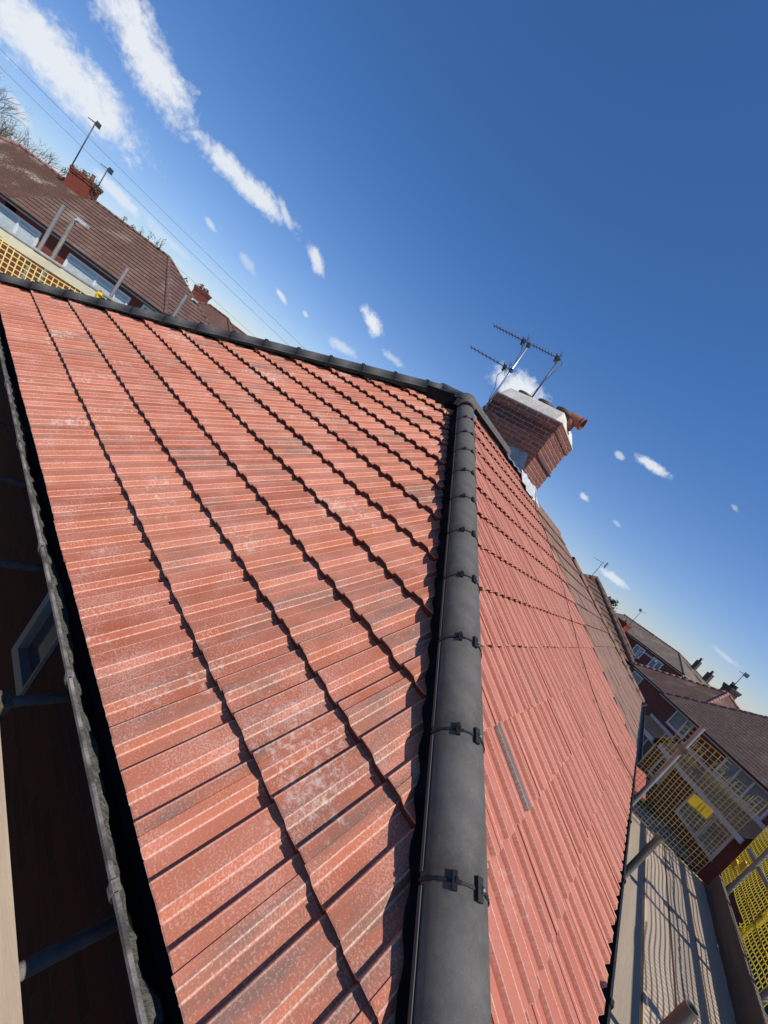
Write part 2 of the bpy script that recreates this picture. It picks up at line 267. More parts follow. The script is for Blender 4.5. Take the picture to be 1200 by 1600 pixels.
# ------------------------------------------------------------------ mesh helpers
def wloc(o):
    v = Vector((0, 0, 0))
    while o: v = v + o.location; o = o.parent
    return v
class MB:
    def __init__(s): s.v = []; s.f = []; s.sm = []
    def face(s, pts, smooth=False):
        i = len(s.v); s.v += [Vector(p) for p in pts]; s.f.append(tuple(range(i, i + len(pts)))); s.sm.append(smooth)
    def box(s, a, b):
        x0, y0, z0 = a; x1, y1, z1 = b
        s.hexa([(x0, y0, z0), (x1, y0, z0), (x1, y1, z0), (x0, y1, z0), (x0, y0, z1), (x1, y0, z1), (x1, y1, z1), (x0, y1, z1)])
    def hexa(s, p):
        i = len(s.v); s.v += [Vector(q) for q in p]
        for f in ((0, 3, 2, 1), (4, 5, 6, 7), (0, 1, 5, 4), (1, 2, 6, 5), (2, 3, 7, 6), (3, 0, 4, 7)):
            s.f.append(tuple(i + k for k in f)); s.sm.append(False)
    def obox(s, c, ax, ay, az):       # centre and three half vectors
        c, ax, ay, az = map(Vector, (c, ax, ay, az))
        s.hexa([c - ax - ay - az, c + ax - ay - az, c + ax + ay - az, c - ax + ay - az, c - ax - ay + az, c + ax - ay + az, c + ax + ay + az, c - ax + ay + az])
    def tube(s, a, b, r, n=10, r2=None, caps=True, smooth=True):
        a, b = Vector(a), Vector(b); d = (b - a).normalized(); r2 = r if r2 is None else r2
        u = d.orthogonal().normalized(); v = d.cross(u); i = len(s.v)
        for p, rr in ((a, r), (b, r2)):
            for k in range(n):
                t = 2 * math.pi * k / n; s.v.append(p + (u * math.cos(t) + v * math.sin(t)) * rr)
        for k in range(n):
            k2 = (k + 1) % n; s.f.append((i + k, i + k2, i + n + k2, i + n + k)); s.sm.append(smooth)
        if caps:
            s.f.append(tuple(i + k for k in reversed(range(n)))); s.sm.append(False)
            s.f.append(tuple(i + n + k for k in range(n))); s.sm.append(False)
    def path(s, pts, r, n=6):
        for a, b in zip(pts[:-1], pts[1:]): s.tube(a, b, r, n)
    def build(s, name, m, parent=None, loc=None):
        me = bpy.data.meshes.new(name); o = bpy.data.objects.new(name, me); sc.collection.objects.link(o)
        if parent is not None: o.parent = parent; base = wloc(parent)
        else: base = Vector((0, 0, 0))
        if loc is not None: o.location = Vector(loc) - base; base = Vector(loc)
        me.from_pydata([v - base for v in s.v], [], s.f); me.polygons.foreach_set('use_smooth', s.sm)
        uvl = me.uv_layers.new(name='UVMap'); data = []
        Z = Vector((0, 0, 1))
        for f in s.f:
            p = [s.v[i] for i in f]; nn = Vector((0, 0, 0))
            for i in range(len(p)): nn += p[i].cross(p[(i + 1) % len(p)])
            nn = nn.normalized() if nn.length > 1e-12 else Z
            t = Z.cross(nn)
            if t.length < 0.05: t = Vector((1, 0, 0)); q = Vector((0, 1, 0))
            else: t.normalize(); q = nn.cross(t)
            for x in p: data += [x.dot(t), x.dot(q)]
        uvl.data.foreach_set('uv', data)
        if m: me.materials.append(m)
        me.validate(); me.update(); return o
def thing(name, label, cat, loc, group=None):
    o = bpy.data.objects.new(name, None); sc.collection.objects.link(o); o.location = loc; o.empty_display_size = 0.2
    tag(o, label, cat, group); return o
def tag(o, label=None, cat=None, group=None, kind=None):
    if label: o['label'] = label
    if cat: o['category'] = cat
    if group: o['group'] = group
    if kind: o['kind'] = kind
    return o
def frame(O, az):
    a = R(az); e = Vector((math.cos(a), math.sin(a), 0)); n = Vector((-math.sin(a), math.cos(a), 0)); o = Vector((O[0], O[1], 0))
    return lambda u, v, z: o + e * u + n * v + Vector((0, 0, z))

# ------------------------------------------------------------------ ground
GZ = -5.3
g = MB(); g.face([(-900, -900, GZ), (900, -900, GZ), (900, 900, GZ), (-900, 900, GZ)])
tag(g.build('ground', M['ground']), kind='structure')
g = MB(); F = frame((9, 28.19), -50.1)
g.face([F(-60, -16, GZ + .008), F(60, -16, GZ + .008), F(60, -8, GZ + .008), F(-60, -8, GZ + .008)]); tag(g.build('road', M['road']), kind='structure')
for v0, v1 in ((-8, -6), (-18, -16)):
    g = MB(); g.obox(F(0, (v0 + v1) / 2, GZ + .06), F(60, 0, 0) - F(0, 0, 0), F(0, 1, 0) - F(0, 0, 0), (0, 0, .06)); tag(g.build('pavement', M['paving']), kind='structure')
g = MB(); g.face([F(-60, -6, GZ + .01), F(60, -6, GZ + .01), F(60, 0, GZ + .01), F(-60, 0, GZ + .01)]); tag(g.build('front_gardens', M['grass']), kind='structure')

# ------------------------------------------------------------------ our house: geometry of the two slopes
TA, TB, BO = 0.6418, 0.61784, 0.182           # z = TA*x on the hip end, z = TB*y + BO on the long slope
AA, AB = math.atan(TA), math.atan(TB)
GAU, SA0, SB0, TW = 0.3305, 0.545, 0.382, 0.2992
YR, W_ = 3.80, 7.60                           # ridge line y, width of the hip end
HD = Vector((0.63360, 0.65817, 0.40665)); H0 = Vector((0.0123, -0.0123, 0.2446))   # crown of the near hip
_lat = Vector((0.72, -0.69, 0)); _base = H0 + _lat * 0.125 + Vector((0, 0, -0.190 + 0.100)); _top = H0 + HD * 5.75 + _lat * 0.08 + Vector((0, 0, 0.0))
H0 = _base; HD = (_top - _base).normalized()
APX = H0 + HD * ((YR - .04 - H0.y) / HD.y)
LX = 6.742                                    # party line
house = thing('semi_detached_house', 'house with new red interlocking tiles and dark grey hip tiles, seen from above its corner', 'house', (3.5, 3.8, GZ))

PER = TW / 2                                  # two rolls per tile
def profile():
    h, lo = 0.0105, -0.0105
    out = []
    for k in range(2):
        p = PER * k; x = .0008 if k else 0
        out += [(p, h, 0), (p + 0.040, h, 0), (p + 0.0435, h + .0012, 0.5), (p + 0.0462, h, 0.35), (p + 0.0525, lo, 0), (p + 0.102, lo, 0), (p + 0.1065, lo + .0012, 1), (p + 0.1095, lo + 0.0028, 0), (p + 0.1250, h - .002, 0), (p + 0.1285, h + .0012 + x, 1), (p + 0.1325, h + x, 0)]
    out.append((PER + 0.1550, h + 0.0035, 0))
    return [(TW - u, h_, q) for u, h_, q in reversed(out)]
PROF = profile()
def tile_bm(u0, s0, length, e, up, nrm, org, rng, TIP, TH, patches=(), amp=1.0):
    """one interlocking tile in house space: u across (right hand), s up the slope, tail at s0"""
    bm = bmesh.new(); uvl = bm.loops.layers.uv.new('UVMap'); cl = bm.loops.layers.float_color.new('tone')
    tone = rng.random(); grey = rng.random() ** 4 if rng.random() < .82 else rng.uniform(.3, 1.1); du = rng.uniform(-.0015, .0015); dl = rng.uniform(-.002, .003); rot = rng.uniform(-.0025, .0025)
    for pu, ps, pv in patches:
        if pv < 2 and abs(u0 + .15 - pu) < .13 and abs(s0 + .16 - ps) < .166: grey = pv
    strip = [pu - u0 for pu, ps, pv in patches if pv >= 2 and abs(s0 + .16 - ps) < .166]
    def P(u, s, h): return org + e * (u0 + du + u + rot * (s)) + up * (s0 + s + rng0) + nrm * (h * amp + dl - TIP * s)
    rng0 = rng.uniform(-.003, .003)
    rows = [0.0, 0.004, length]
    grid = []
    jit = [rng.uniform(-.0012, .0012) for _ in PROF]
    for ri, s in enumerate(rows):
        grid.append([bm.verts.new(P(u, s + (jit[i] if ri == 0 else 0), h - (0.003 if ri == 0 else 0))) for i, (u, h, _) in enumerate(PROF)])
    def setf(f, us, ed):
        for lp, (a, b_), q in zip(f.loops, us, ed):
            lp[uvl].uv = (u0 + a, s0 + b_); lp[cl] = (tone, 2.5 if any(abs(sum(x[0] for x in us) / len(us) - st) < .027 for st in strip) else grey, q, 1)
    for r in range(2):
        for i in range(len(PROF) - 1):
            f = bm.faces.new((grid[r][i], grid[r][i + 1], grid[r + 1][i + 1], grid[r + 1][i]))
            q0, q1 = PROF[i][2], PROF[i + 1][2]
            if r == 0: q0 = max(q0, .5); q1 = max(q1, .5)
            setf(f, [(PROF[i][0], rows[r]), (PROF[i + 1][0], rows[r]), (PROF[i + 1][0], rows[r + 1]), (PROF[i][0], rows[r + 1])], [q0, q1, q1 if r else PROF[i + 1][2], q0 if r else PROF[i][2]])
    # tail face: closed over the troughs, hollow under the rolls
    bot = []
    for u, h, _ in PROF:
        k = TH if h < 0.004 else TH * .62
        bot.append(bm.verts.new(P(u, 0.001, h - k)))
    for i in range(len(PROF) - 1):
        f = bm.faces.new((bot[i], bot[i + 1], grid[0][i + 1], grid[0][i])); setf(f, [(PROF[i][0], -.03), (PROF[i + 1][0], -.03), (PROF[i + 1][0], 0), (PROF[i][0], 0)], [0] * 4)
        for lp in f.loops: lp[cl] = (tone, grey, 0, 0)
    # side lip at the open right/left edges
    for i, sgn in ((0, 1), (len(PROF) - 1, -1)):
        u, h, _ = PROF[i]
        a = bm.verts.new(P(u, 0.0, h - .018)); b_ = bm.verts.new(P(u, length, h - .018))
        vs = (grid[0][i], grid[2][i], b_, a) if sgn > 0 else (a, b_, grid[2][i], grid[0][i])
        f = bm.faces.new(vs); setf(f, [(u, 0), (u, length), (u, length), (u, 0)], [0] * 4)
    return bm
def clip(bm, co, no):
    bmesh.ops.bisect_plane(bm, geom=bm.verts[:] + bm.edges[:] + bm.faces[:], plane_co=co, plane_no=no, clear_outer=True, clear_inner=False)

def slope_tiles(parent, e, up, nrm, org, s_first, ncourse, urange, clips, smax, m, phase, name='tile', limit=None, seed=3, TIP=.085, TH=.03, patches=(), amp=1.0):
    rng = random.Random(seed); bms = []
    for k in range(ncourse):
        s = s_first + GAU * k
        length = min(0.385, smax - s)
        if length < 0.05: continue
        u = urange[0] + phase
        while u < urange[1]:
            bm = tile_bm(u, s, length, e, up, nrm, org, rng, TIP, TH, patches, amp)
            for co, no in clips: clip(bm, co, no)
            if len(bm.faces) > 2:
                c = sum((v.co for v in bm.verts), Vector()) / len(bm.verts)
                bms.append(((c - cam.location).length, bm))
            else: bm.free()
            u += TW
    bms.sort(key=lambda q: q[0])
    pl = wloc(parent); rest = bmesh.new(); nrest = 0
    for i, (d, bm) in enumerate(bms):
        if limit is not None and i >= limit:
            me = bpy.data.meshes.new('t'); bm.to_mesh(me); bm.free(); rest.from_mesh(me); bpy.data.meshes.remove(me); nrest += 1; continue
        me = bpy.data.meshes.new(name); c = bm.verts[:][0].co.copy()
        bmesh.ops.translate(bm, verts=bm.verts, vec=-c); bm.to_mesh(me); bm.free(); me.materials.append(m)
        o = bpy.data.objects.new(name, me); sc.collection.objects.link(o); o.parent = parent; o.location = c - pl
    if nrest:
        me = bpy.data.meshes.new('far_tiles'); rest.to_mesh(me); me.materials.append(m)
        o = bpy.data.objects.new('far_tiles', me); sc.collection.objects.link(o); o.parent = parent; o.location = -pl; o['kind'] = 'stuff'
    rest.free()

# hip end (slope A): right hand is -y, up is +x
eA = Vector((0, -1, 0)); upA = Vector((math.cos(AA), 0, math.sin(AA))); nA = Vector((-math.sin(AA), 0, math.cos(AA)))
eB = Vector((1, 0, 0)); upB = Vector((0, math.cos(AB), math.sin(AB))); nB = Vector((0, -math.sin(AB), math.cos(AB))); oB = Vector((0, 0, BO))
xa0 = SA0 * math.cos(AA); yb0 = (SB0 - BO * math.sin(AB) * 0) * math.cos(AB) - 0.155 * math.sin(AB)
# underlay + battens
def plane_pt(x, y, kind, d=0.0):
    return (Vector((x, y, TA * x)) + nA * d) if kind == 'A' else (Vector((x, y, TB * y + BO)) + nB * d)
hipplan = lambda y: 0.9627 * y + 0.024         # plan line under the near hip crown
ul = MB()
ul.face([plane_pt(xa0 - .02, 0.48, 'A', -.10), plane_pt(xa0 - .02, 8.35, 'A', -.10), plane_pt(3.75, 4.3, 'A', -.10), plane_pt(3.66, 3.8, 'A', -.10)])
UA = ul.build('hip_end_underlay', M['membrane'], house)
ul = MB()
ul.face([plane_pt(0.42, 0.235, 'B', -.085), plane_pt(LX, 0.235, 'B', -.085), plane_pt(LX, YR, 'B', -.085), plane_pt(3.75, YR, 'B', -.085)])
ul.face([(0.42, 8.35, TB * .235 + BO - .08), (3.75, 4.3, TB * YR + BO - .12), (3.75, YR, TB * YR + BO - .05), (LX, YR, TB * YR + BO - .05), (LX, 7.365, TB * .235 + BO - .05)])
UB = ul.build('long_slope_underlay', M['membrane'], house)
clipn = Vector((1, -0.9627, 0)).normalized()
hipA = [(Vector((0.024 + .135, 0, 0)), clipn), (Vector((0, 8.92, 0)), Vector((1.211, 1, 0)).normalized()), (Vector((3.97, 0, 0)), Vector((1, 0, 0)))]
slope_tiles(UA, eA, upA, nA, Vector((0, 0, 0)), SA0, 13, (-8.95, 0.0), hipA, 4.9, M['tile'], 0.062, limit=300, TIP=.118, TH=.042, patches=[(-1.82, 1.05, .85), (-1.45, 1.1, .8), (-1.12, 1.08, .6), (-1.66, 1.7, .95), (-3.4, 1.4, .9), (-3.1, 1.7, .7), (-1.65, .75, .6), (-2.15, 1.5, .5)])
hipB = [(Vector((0.024 + .12, 0, 0)), -clipn), (Vector((LX + .01, 0, 0)), Vector((1, 0, 0)))]
# shift of slope B: its plane passes (0, 0, BO); s is measured from that line
sB_first = yb0 / math.cos(AB)
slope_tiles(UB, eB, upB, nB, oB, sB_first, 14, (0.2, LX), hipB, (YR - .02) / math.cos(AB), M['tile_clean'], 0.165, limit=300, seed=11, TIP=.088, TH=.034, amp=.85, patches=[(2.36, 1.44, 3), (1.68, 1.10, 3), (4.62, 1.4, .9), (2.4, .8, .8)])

# ------------------------------------------------------------------ hip and ridge tiles
def half_tile(P, d, length, r, m, parent, name='hip_tile', taper=0.0, a0=-92, a1=92, n=14, thick=0.016, rr=None):
    """half-round tile whose crown starts at P and runs along unit vector d"""
    side = d.cross(Vector((0, 0, 1))).normalized(); up = side.cross(d).normalized()
    mb = MB(); C0 = P - up * r; rings = []
    for (q, rad) in ((0, r + .001), (length * .5, r), (length, r - taper)):
        for th in (0, thick):
            ring = []
            for k in range(n + 1):
                a = R(a0 + (a1 - a0) * k / n); ring.append(C0 + d * q + (side * math.sin(a) + up * math.cos(a)) * (rad - th))
            rings.append(ring)
    for i in (0, 2):
        for k in range(n): mb.face([rings[i][k], rings[i][k + 1], rings[i + 2][k + 1], rings[i + 2][k]], True)
        for k in range(n): mb.face([rings[i + 1][k], rings[i + 3][k], rings[i + 3][k + 1], rings[i + 1][k + 1]], True)
    for a, b in ((0, 1), (4, 5)):
        for k in range(n): mb.face([rings[a][k], rings[b][k], rings[b][k + 1], rings[a][k + 1]])
    for k in (0, n):
        mb.face([rings[0][k], rings[2][k], rings[3][k], rings[1][k]]); mb.face([rings[2][k], rings[4][k], rings[5][k], rings[3][k]])
    o = mb.build(name, m, parent, loc=P)
    bm = bmesh.new(); bm.from_mesh(o.data); bmesh.ops.remove_doubles(bm, verts=bm.verts, dist=.0004); bm.to_mesh(o.data); bm.free()
    return o, side, up, C0
def union_clip(o, P, d, r, side, up, big=True):
    c = P - up * r
    mb = MB(); n = 16
    for k in range(n):
        a, b = R(-93 + 186 * k / n), R(-93 + 186 * (k + 1) / n); wv = .004 + .0015 * math.sin(k * 2.7)
        pa = side * math.sin(a) + up * math.cos(a); pb = side * math.sin(b) + up * math.cos(b)
        for_ = [c + pa * (r + .0035) - d * wv, c + pb * (r + .0035) - d * wv, c + pb * (r + .0035) + d * wv, c + pa * (r + .0035) + d * wv]
        mb.face(for_, True)
        mb.face([c + pa * (r - .004) - d * wv, c + pb * (r - .004) - d * wv, for_[1], for_[0]]); mb.face([for_[3], for_[2], c + pb * (r - .004) + d * wv, c + pa * (r - .004) + d * wv])
    mb.build('union_strap', M['black_plastic'], o)
    for ang, wd, ln in ((-34, .0065, .021), (4, .0095, .026)):
        a = R(ang); pa = side * math.sin(a) + up * math.cos(a); tn = side * math.cos(a) - up * math.sin(a)
        mb = MB(); q = c + pa * (r + .006)
        mb.obox(q, tn * wd, d * ln, pa * .0055)
        mb.obox(q + pa * .004 + tn * wd * .9, tn * wd * .55, d * ln * .32, pa * .004)
        mb.build('clamp', M['black_plastic'], o)
        if ang > -20:
            mb = MB(); mb.tube(q + tn * wd * .9, q + pa * .0105 + tn * wd * .9, .0035, 10); mb.build('screw', M['alu'], o)
RH = 0.102
t = 1.364 - 3 * 0.41; k = 0
while t < 5.45:
    ln = min(0.408, 5.62 - t)
    P = H0 + HD * t
    o, side, up, c0 = half_tile(P, HD, ln, RH, M['hip'], house, taper=.001)
    union_clip(o, P, HD, RH, side, up)
    t += 0.41; k += 1
# ventilated tray, its pale upstand and the pleated black roll down to the hip-end tiles
side = HD.cross(Vector((0, 0, 1))).normalized(); up = side.cross(HD).normalized()
tray = MB(); roll = MB(); segs = 260
for i in range(segs):
    ta, tb = 0.1 + 5.5 * i / segs, 0.1 + 5.5 * (i + 1) / segs
    def pt(tt, sd, dn): return H0 + HD * tt - side * sd - up * dn
    pa = 0.006 * (1 if i % 2 else -1) if (ta % .82) > .2 else 0.001
    pb = 0.006 * (-1 if i % 2 else 1) if (tb % .82) > .2 else 0.001
    def ground(tt, sd):
        q = pt(tt, sd, 0); return Vector((q.x, q.y, min(TA * q.x + .024, q.z - .095)))
    roll.face([pt(ta, .088 + pa, .10), pt(tb, .088 + pb, .10), ground(tb, .104 + pb * .6), ground(ta, .104 + pa * .6)])
    roll.face([ground(ta, .104 + pa * .6), ground(tb, .104 + pb * .6), ground(tb, .120 + .006 * math.sin(i * .9)), ground(ta, .120 + .006 * math.sin(i * .9 - .9))])
roll.build('ventilated_roll', M['membrane'], house)
t = 1.364 - 3 * .41
while t < 5.4:
    a, b = H0 + HD * (t + .012), H0 + HD * (t + .40)
    mb = MB(); mid = (a + b) / 2
    mb.obox(mid - side * .106 - up * .098, HD * .19, side * .0016, up * .006)
    mb.build('tray_edge', M['tray'], house); t += .41
# far hip (beyond the slope) and main ridge
HD2 = Vector((HD.x, -HD.y, HD.z)); H2 = Vector((0.0, 8.92, 0.08))
APX2 = Vector((3.88, 4.22, 2.635)); HD2 = (APX2 - H2).normalized(); Lf = (APX2 - H2).length
t = 0.06; k = 0
while t < Lf - .06:
    P = H2 + HD2 * t; o, sd2, up2, c0 = half_tile(P, HD2, min(0.415, Lf - t), RH, M['hip'] if t < 4.2 else M['hip_weathered'], house, taper=.001)
    mb = MB(); c = P - up2 * RH
    for q in range(12):
        a, b = R(-93 + 186 * q / 12), R(-93 + 186 * (q + 1) / 12)
        pa = sd2 * math.sin(a) + up2 * math.cos(a); pb = sd2 * math.sin(b) + up2 * math.cos(b)
        mb.face([c + pa * (RH + .004) - HD2 * .006, c + pb * (RH + .004) - HD2 * .006, c + pb * (RH + .004) + HD2 * .006, c + pa * (RH + .004) + HD2 * .006])
    mb.build('union_strap', M['black_plastic'], o)
    mb = MB(); mb.obox(c + up2 * (RH + .007), sd2 * .01, HD2 * .022, up2 * .006); mb.build('clamp', M['black_plastic'], o)
    t += 0.418; k += 1
sd2 = HD2.cross(Vector((0, 0, 1))).normalized(); up2 = sd2.cross(HD2).normalized()
roll = MB(); segs = 200
for i in range(segs):
    ta, tb = 0.05 + (Lf - .02) * i / segs, 0.05 + (Lf - .02) * (i + 1) / segs
    def pt2(tt, s_, dn): return H2 + HD2 * tt + sd2 * s_ - up2 * dn
    def gr2(tt, s_):
        q = pt2(tt, s_, 0); return Vector((q.x, q.y, min(TA * q.x + .032, q.z - .06)))
    lip = .125 + .012 * math.sin(ta * 19) + (.01 if i % 2 else 0)
    roll.face([pt2(ta, .09, .09), pt2(tb, .09, .09), gr2(tb, lip), gr2(ta, lip)])
    roll.face([pt2(ta, -.02, .02), pt2(tb, -.02, .02), pt2(tb, -.02, .02) - Vector((0, 0, .45)), pt2(ta, -.02, .02) - Vector((0, 0, .45))])
roll.build('ventilated_roll', M['membrane'], house)
# three-way cap at the peak
cap = MB(); n1, n2 = 18, 8; cc = APX - Vector((0, 0, RH - .01)) - HD * .04
for i in range(n2):
    for j in range(n1):
        def sp(i, j):
            a = math.pi / 2 * i / n2; b = 2 * math.pi * j / n1; rr = RH + .006
            return cc + Vector((0, 0, .0)) + Vector((math.cos(b) * math.cos(a) * (rr + .04), math.sin(b) * math.cos(a) * (rr + .01), math.sin(a) * (rr + .012)))
        cap.face([sp(i, j), sp(i, j + 1), sp(i + 1, j + 1), sp(i + 1, j)], True)
cap.tube(cc - Vector((0, 0, .09)), cc, RH + .02, 18, caps=False)
o = cap.build('three_way_cap', M['hip'], house, loc=cc)
lk = APX - APX2; sk_ = MB(); sk_.face([APX2 - HD2 * .3 + sd2 * .07 - up2 * .06, APX + Vector((-.06, .03, -.06)), APX + Vector((-.10, .05, -.42)), APX2 - HD2 * .3 + sd2 * .10 - Vector((0, 0, .42))]); sk_.build('closure_strip', M['membrane'], house)
half_tile(APX2 - lk.normalized() * .06, lk.normalized(), lk.length + .02, RH + .004, M['hip_weathered'], house, name='three_way_cap_arm')
half_tile(APX - HD * .26, HD, .24, RH + .007, M['hip'], house, name='three_way_cap_arm')
x = 3.80
while x < 5.2:
    o, a_, b_, c_ = half_tile(Vector((x, YR, 2.645)), Vector((1, 0, 0)), .40, .082, M['hip_weathered'], house, name='ridge_tile'); x += .405
ld = MB(); nseg = 12
for i in range(nseg):
    xa, xb = 5.28 + .95 * i / nseg, 5.28 + .95 * (i + 1) / nseg
    f_ = lambda x: 2.575 + .012 * math.sin(x * 23)
    ld.face([(xa, YR - .12, f_(xa) - .06), (xb, YR - .12, f_(xb) - .06), (xb, YR, f_(xb)), (xa, YR, f_(xa))])
    ld.face([(xa, YR, f_(xa)), (xb, YR, f_(xb)), (xb, YR + .14, f_(xb) - .07), (xa, YR + .14, f_(xa) - .07)])
ld.build('lead_ridge_cover', M['lead'], house)

# ------------------------------------------------------------------ gutters, fascia, walls
def gutter(parent, P0, d, out, length, m, r=0.055, seg=60):
    """half-round gutter; P0 = centre line at lip height, out = unit vector away from the wall"""
    mb = MB(); n = 10
    up_ = Vector((0, 0, 1))
    for i in range(seg):
        a, b = P0 + d * (length * i / seg), P0 + d * (length * (i + 1) / seg)
        for k in range(n):
            t0, t1 = math.pi * k / n, math.pi * (k + 1) / n
            f_ = lambda th, rr: out * math.cos(th) * rr - up_ * math.sin(th) * rr
            mb.face([a + f_(t0, r), a + f_(t1, r), b + f_(t1, r), b + f_(t0, r)], True)
            mb.face([a + f_(t0, r - .003), b + f_(t0, r - .003), b + f_(t1, r - .003), a + f_(t1, r - .003)], True)
    g_ = mb.build('gutter', m, parent); mb = MB()
    for i in range(seg):
        a, b = P0 + d * (length * i / seg), P0 + d * (length * (i + 1) / seg)
        mb.obox((a + b) / 2 + out * (r + .002), d * (length / seg / 2), out * .0055, up_ * .006)
    mb.build('lip', M['gutter_lip'] if m is M['gutter'] else m, g_)
    return g_
GA = gutter(house, Vector((.485, .12, .215)), Vector((0, 1, 0)), Vector((-1, 0, 0)), 8.1, M['gutter'])
GA['label'] = 'weathered dark gutter full of dirt under the hip end'
# dirt lying in the gutter
rg = random.Random(5); db = MB(); ys = [0.15 + 8.0 * i / 240 for i in range(241)]
w0 = [0.012 + 0.014 * (math.sin(y * 3.1) + math.sin(y * 7.7 + 1)) * .5 + rg.uniform(-.005, .005) + (0.012 if rg.random() < .1 else 0) for y in ys]
for i in range(240):
    a, b = ys[i], ys[i + 1]; xa, xb = .438 + .030 + w0[i], .438 + .030 + w0[i + 1]
    db.face([(.436, a, .196), (xa, a, .178), (xb, b, .178), (.436, b, .196)]); db.face([(xa, a, .178), (xa + .012, a, .160), (xb + .012, b, .160), (xb, b, .178)])
db.build('gutter_dirt', M['debris'], GA)
for y in (1.36, 2.05, 2.82, 3.9, 4.9, 6.0, 7.0):
    mb = MB()
    for k in range(9):
        t0, t1 = math.pi * (k - .6) / 9, math.pi * (k + .6) / 9
        f_ = lambda th, rr: Vector((-math.cos(th) * rr, 0, -math.sin(th) * rr))
        c = Vector((.485, y, .215)); mb.obox(c + f_((t0 + t1) / 2, .059), (0, .014, 0), (f_(t1, .062) - f_(t0, .062)) * .5, f_((t0 + t1) / 2, .005))
    mb.obox((.427, y, .222), (.010, 0, 0), (0, .014, 0), (0, 0, .005))
    mb.build('gutter_bracket', M['gutter_lip'], GA)
GB = gutter(house, Vector((.3, .212, .235)), Vector((1, 0, 0)), Vector((0, -1, 0)), LX - .3, M['black_plastic'], r=.042)
for x in (1.0, 2.1, 3.2, 4.3, 5.4, 6.4):
    mb = MB(); mb.obox((x, .164, .238), (.02, 0, 0), (0, .007, 0), (0, 0, .009)); mb.obox((x, .212, .19), (.02, 0, 0), (0, .04, 0), (0, 0, .006)); mb.build('gutter_bracket', M['black_plastic'], GB)
fb = MB(); fb.box((.548, .24, .02), (.566, 8.2, .25)); fb.box((.566, .24, .02), (LX, .26, .24)); fb.build('fascia', M['black_plastic'], house)
fb = MB(); fb.box((.566, .262, .03), (.76, 8.18, .045)); fb.box((.762, .262, .03), (LX, .47, .045)); fb.build('soffit', M['black_paint'], house)
# eaves membrane hanging into the gutter
em = MB()
for i in range(120):
    a, b = .45 + 7.8 * i / 120, .45 + 7.8 * (i + 1) / 120; wv = lambda y: .008 * math.sin(y * 21) + .006 * math.sin(y * 9)
    em.face([(.515 + wv(a), a, .20), (.515 + wv(b), b, .20), (.56, b, .262), (.56, a, .262)])
em.build('eaves_membrane', M['membrane'], house)
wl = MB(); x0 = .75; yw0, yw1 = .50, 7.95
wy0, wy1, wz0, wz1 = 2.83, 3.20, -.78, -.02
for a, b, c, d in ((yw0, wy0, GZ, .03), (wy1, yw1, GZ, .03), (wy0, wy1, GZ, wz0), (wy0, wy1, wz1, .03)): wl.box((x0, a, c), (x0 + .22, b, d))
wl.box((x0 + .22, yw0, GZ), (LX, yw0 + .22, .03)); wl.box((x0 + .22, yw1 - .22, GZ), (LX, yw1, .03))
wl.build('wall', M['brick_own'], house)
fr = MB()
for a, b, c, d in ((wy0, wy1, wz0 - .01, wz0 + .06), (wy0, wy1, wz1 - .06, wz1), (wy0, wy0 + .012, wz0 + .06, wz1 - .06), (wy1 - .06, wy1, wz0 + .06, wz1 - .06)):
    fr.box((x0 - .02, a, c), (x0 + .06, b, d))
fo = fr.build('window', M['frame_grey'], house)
fr = MB(); fr.box((x0 + .03, wy0 + .02, wz0 + .02), (x0 + .036, wy1 - .02, wz1 - .02)); fr.build('pane', M['glass'], fo)

# black aerial cable lying over the long slope
cb = MB(); cps = [(6.4, 3.55, 2.62), (6.50, 3.3, 2.235), (6.48, 2.94, 2.02), (6.15, 2.5, 1.745), (5.83, 2.03, 1.455), (5.35, 1.68, 1.24), (4.9, 1.32, 1.02), (4.68, .98, .81), (4.62, .8, .70), (4.62, .62, .59), (4.80, .44, .475), (5.02, .22, .345)]
cps = [Vector(p) for p in cps]; cb.path(cps, .0045, 6)
tag(cb.build('aerial_cable', M['cable']), 'thin black cable lying down the right-hand red slope from the chimney to the gutter', 'cable')

# ------------------------------------------------------------------ chimney
CX0, CX1, CY0, CY1, CB, CT = 6.20, 7.22, 3.735, 5.08, 2.30, 3.56
core = MB(); core.box((CX0 + .002, CY0 + .002, 1.9), (CX1 - .002, CY1 - .002, 3.40)); core.box((CX0 - .018, CY0 - .018, 3.401), (CX1 + .018, CY1 + .018, 3.56))
chim = core.build('chimney', M['mortar'], house); chim['label'] = 'broad brick chimney stack with white mortar top'
BL, BHt, J = .212, .063, .0140
def brick_face(o0, d, nrm_, length, z0, z1, outset, off0, mats, rng):
    z = z0; row = off0
    while z < z1 - .03:
        x = -(BL + J) / 2 * (row % 2)
        while x < length - .01:
            a, b = max(x, 0), min(x + BL, length)
            if b - a > .03:
                mb = MB(); c = o0 + d * ((a + b) / 2) + nrm_ * (outset + rng.uniform(-.0015, .0015)) + Vector((0, 0, z + BHt / 2 - wloc(None).z))
                bev = .003
                u_, w_ = d * ((b - a) / 2), Vector((0, 0, BHt / 2))
                f0 = [c - u_ - w_, c + u_ - w_, c + u_ + w_, c - u_ + w_]; k = nrm_ * .005
                f1 = [c - u_ * .97 - w_ * .92 + k, c + u_ * .97 - w_ * .92 + k, c + u_ * .97 + w_ * .92 + k, c - u_ * .97 + w_ * .92 + k]
                flip = d.cross(Vector((0, 0, 1))).dot(nrm_) < 0
                fs = [f1] + [[f0[i], f0[(i + 1) % 4], f1[(i + 1) % 4], f1[i]] for i in range(4)]
                for q in fs: mb.face(q[::-1] if flip else q)
                mb.build('brick', rng.choice(mats), chim)
            x += BL + J
        z += BHt + J; row += 1
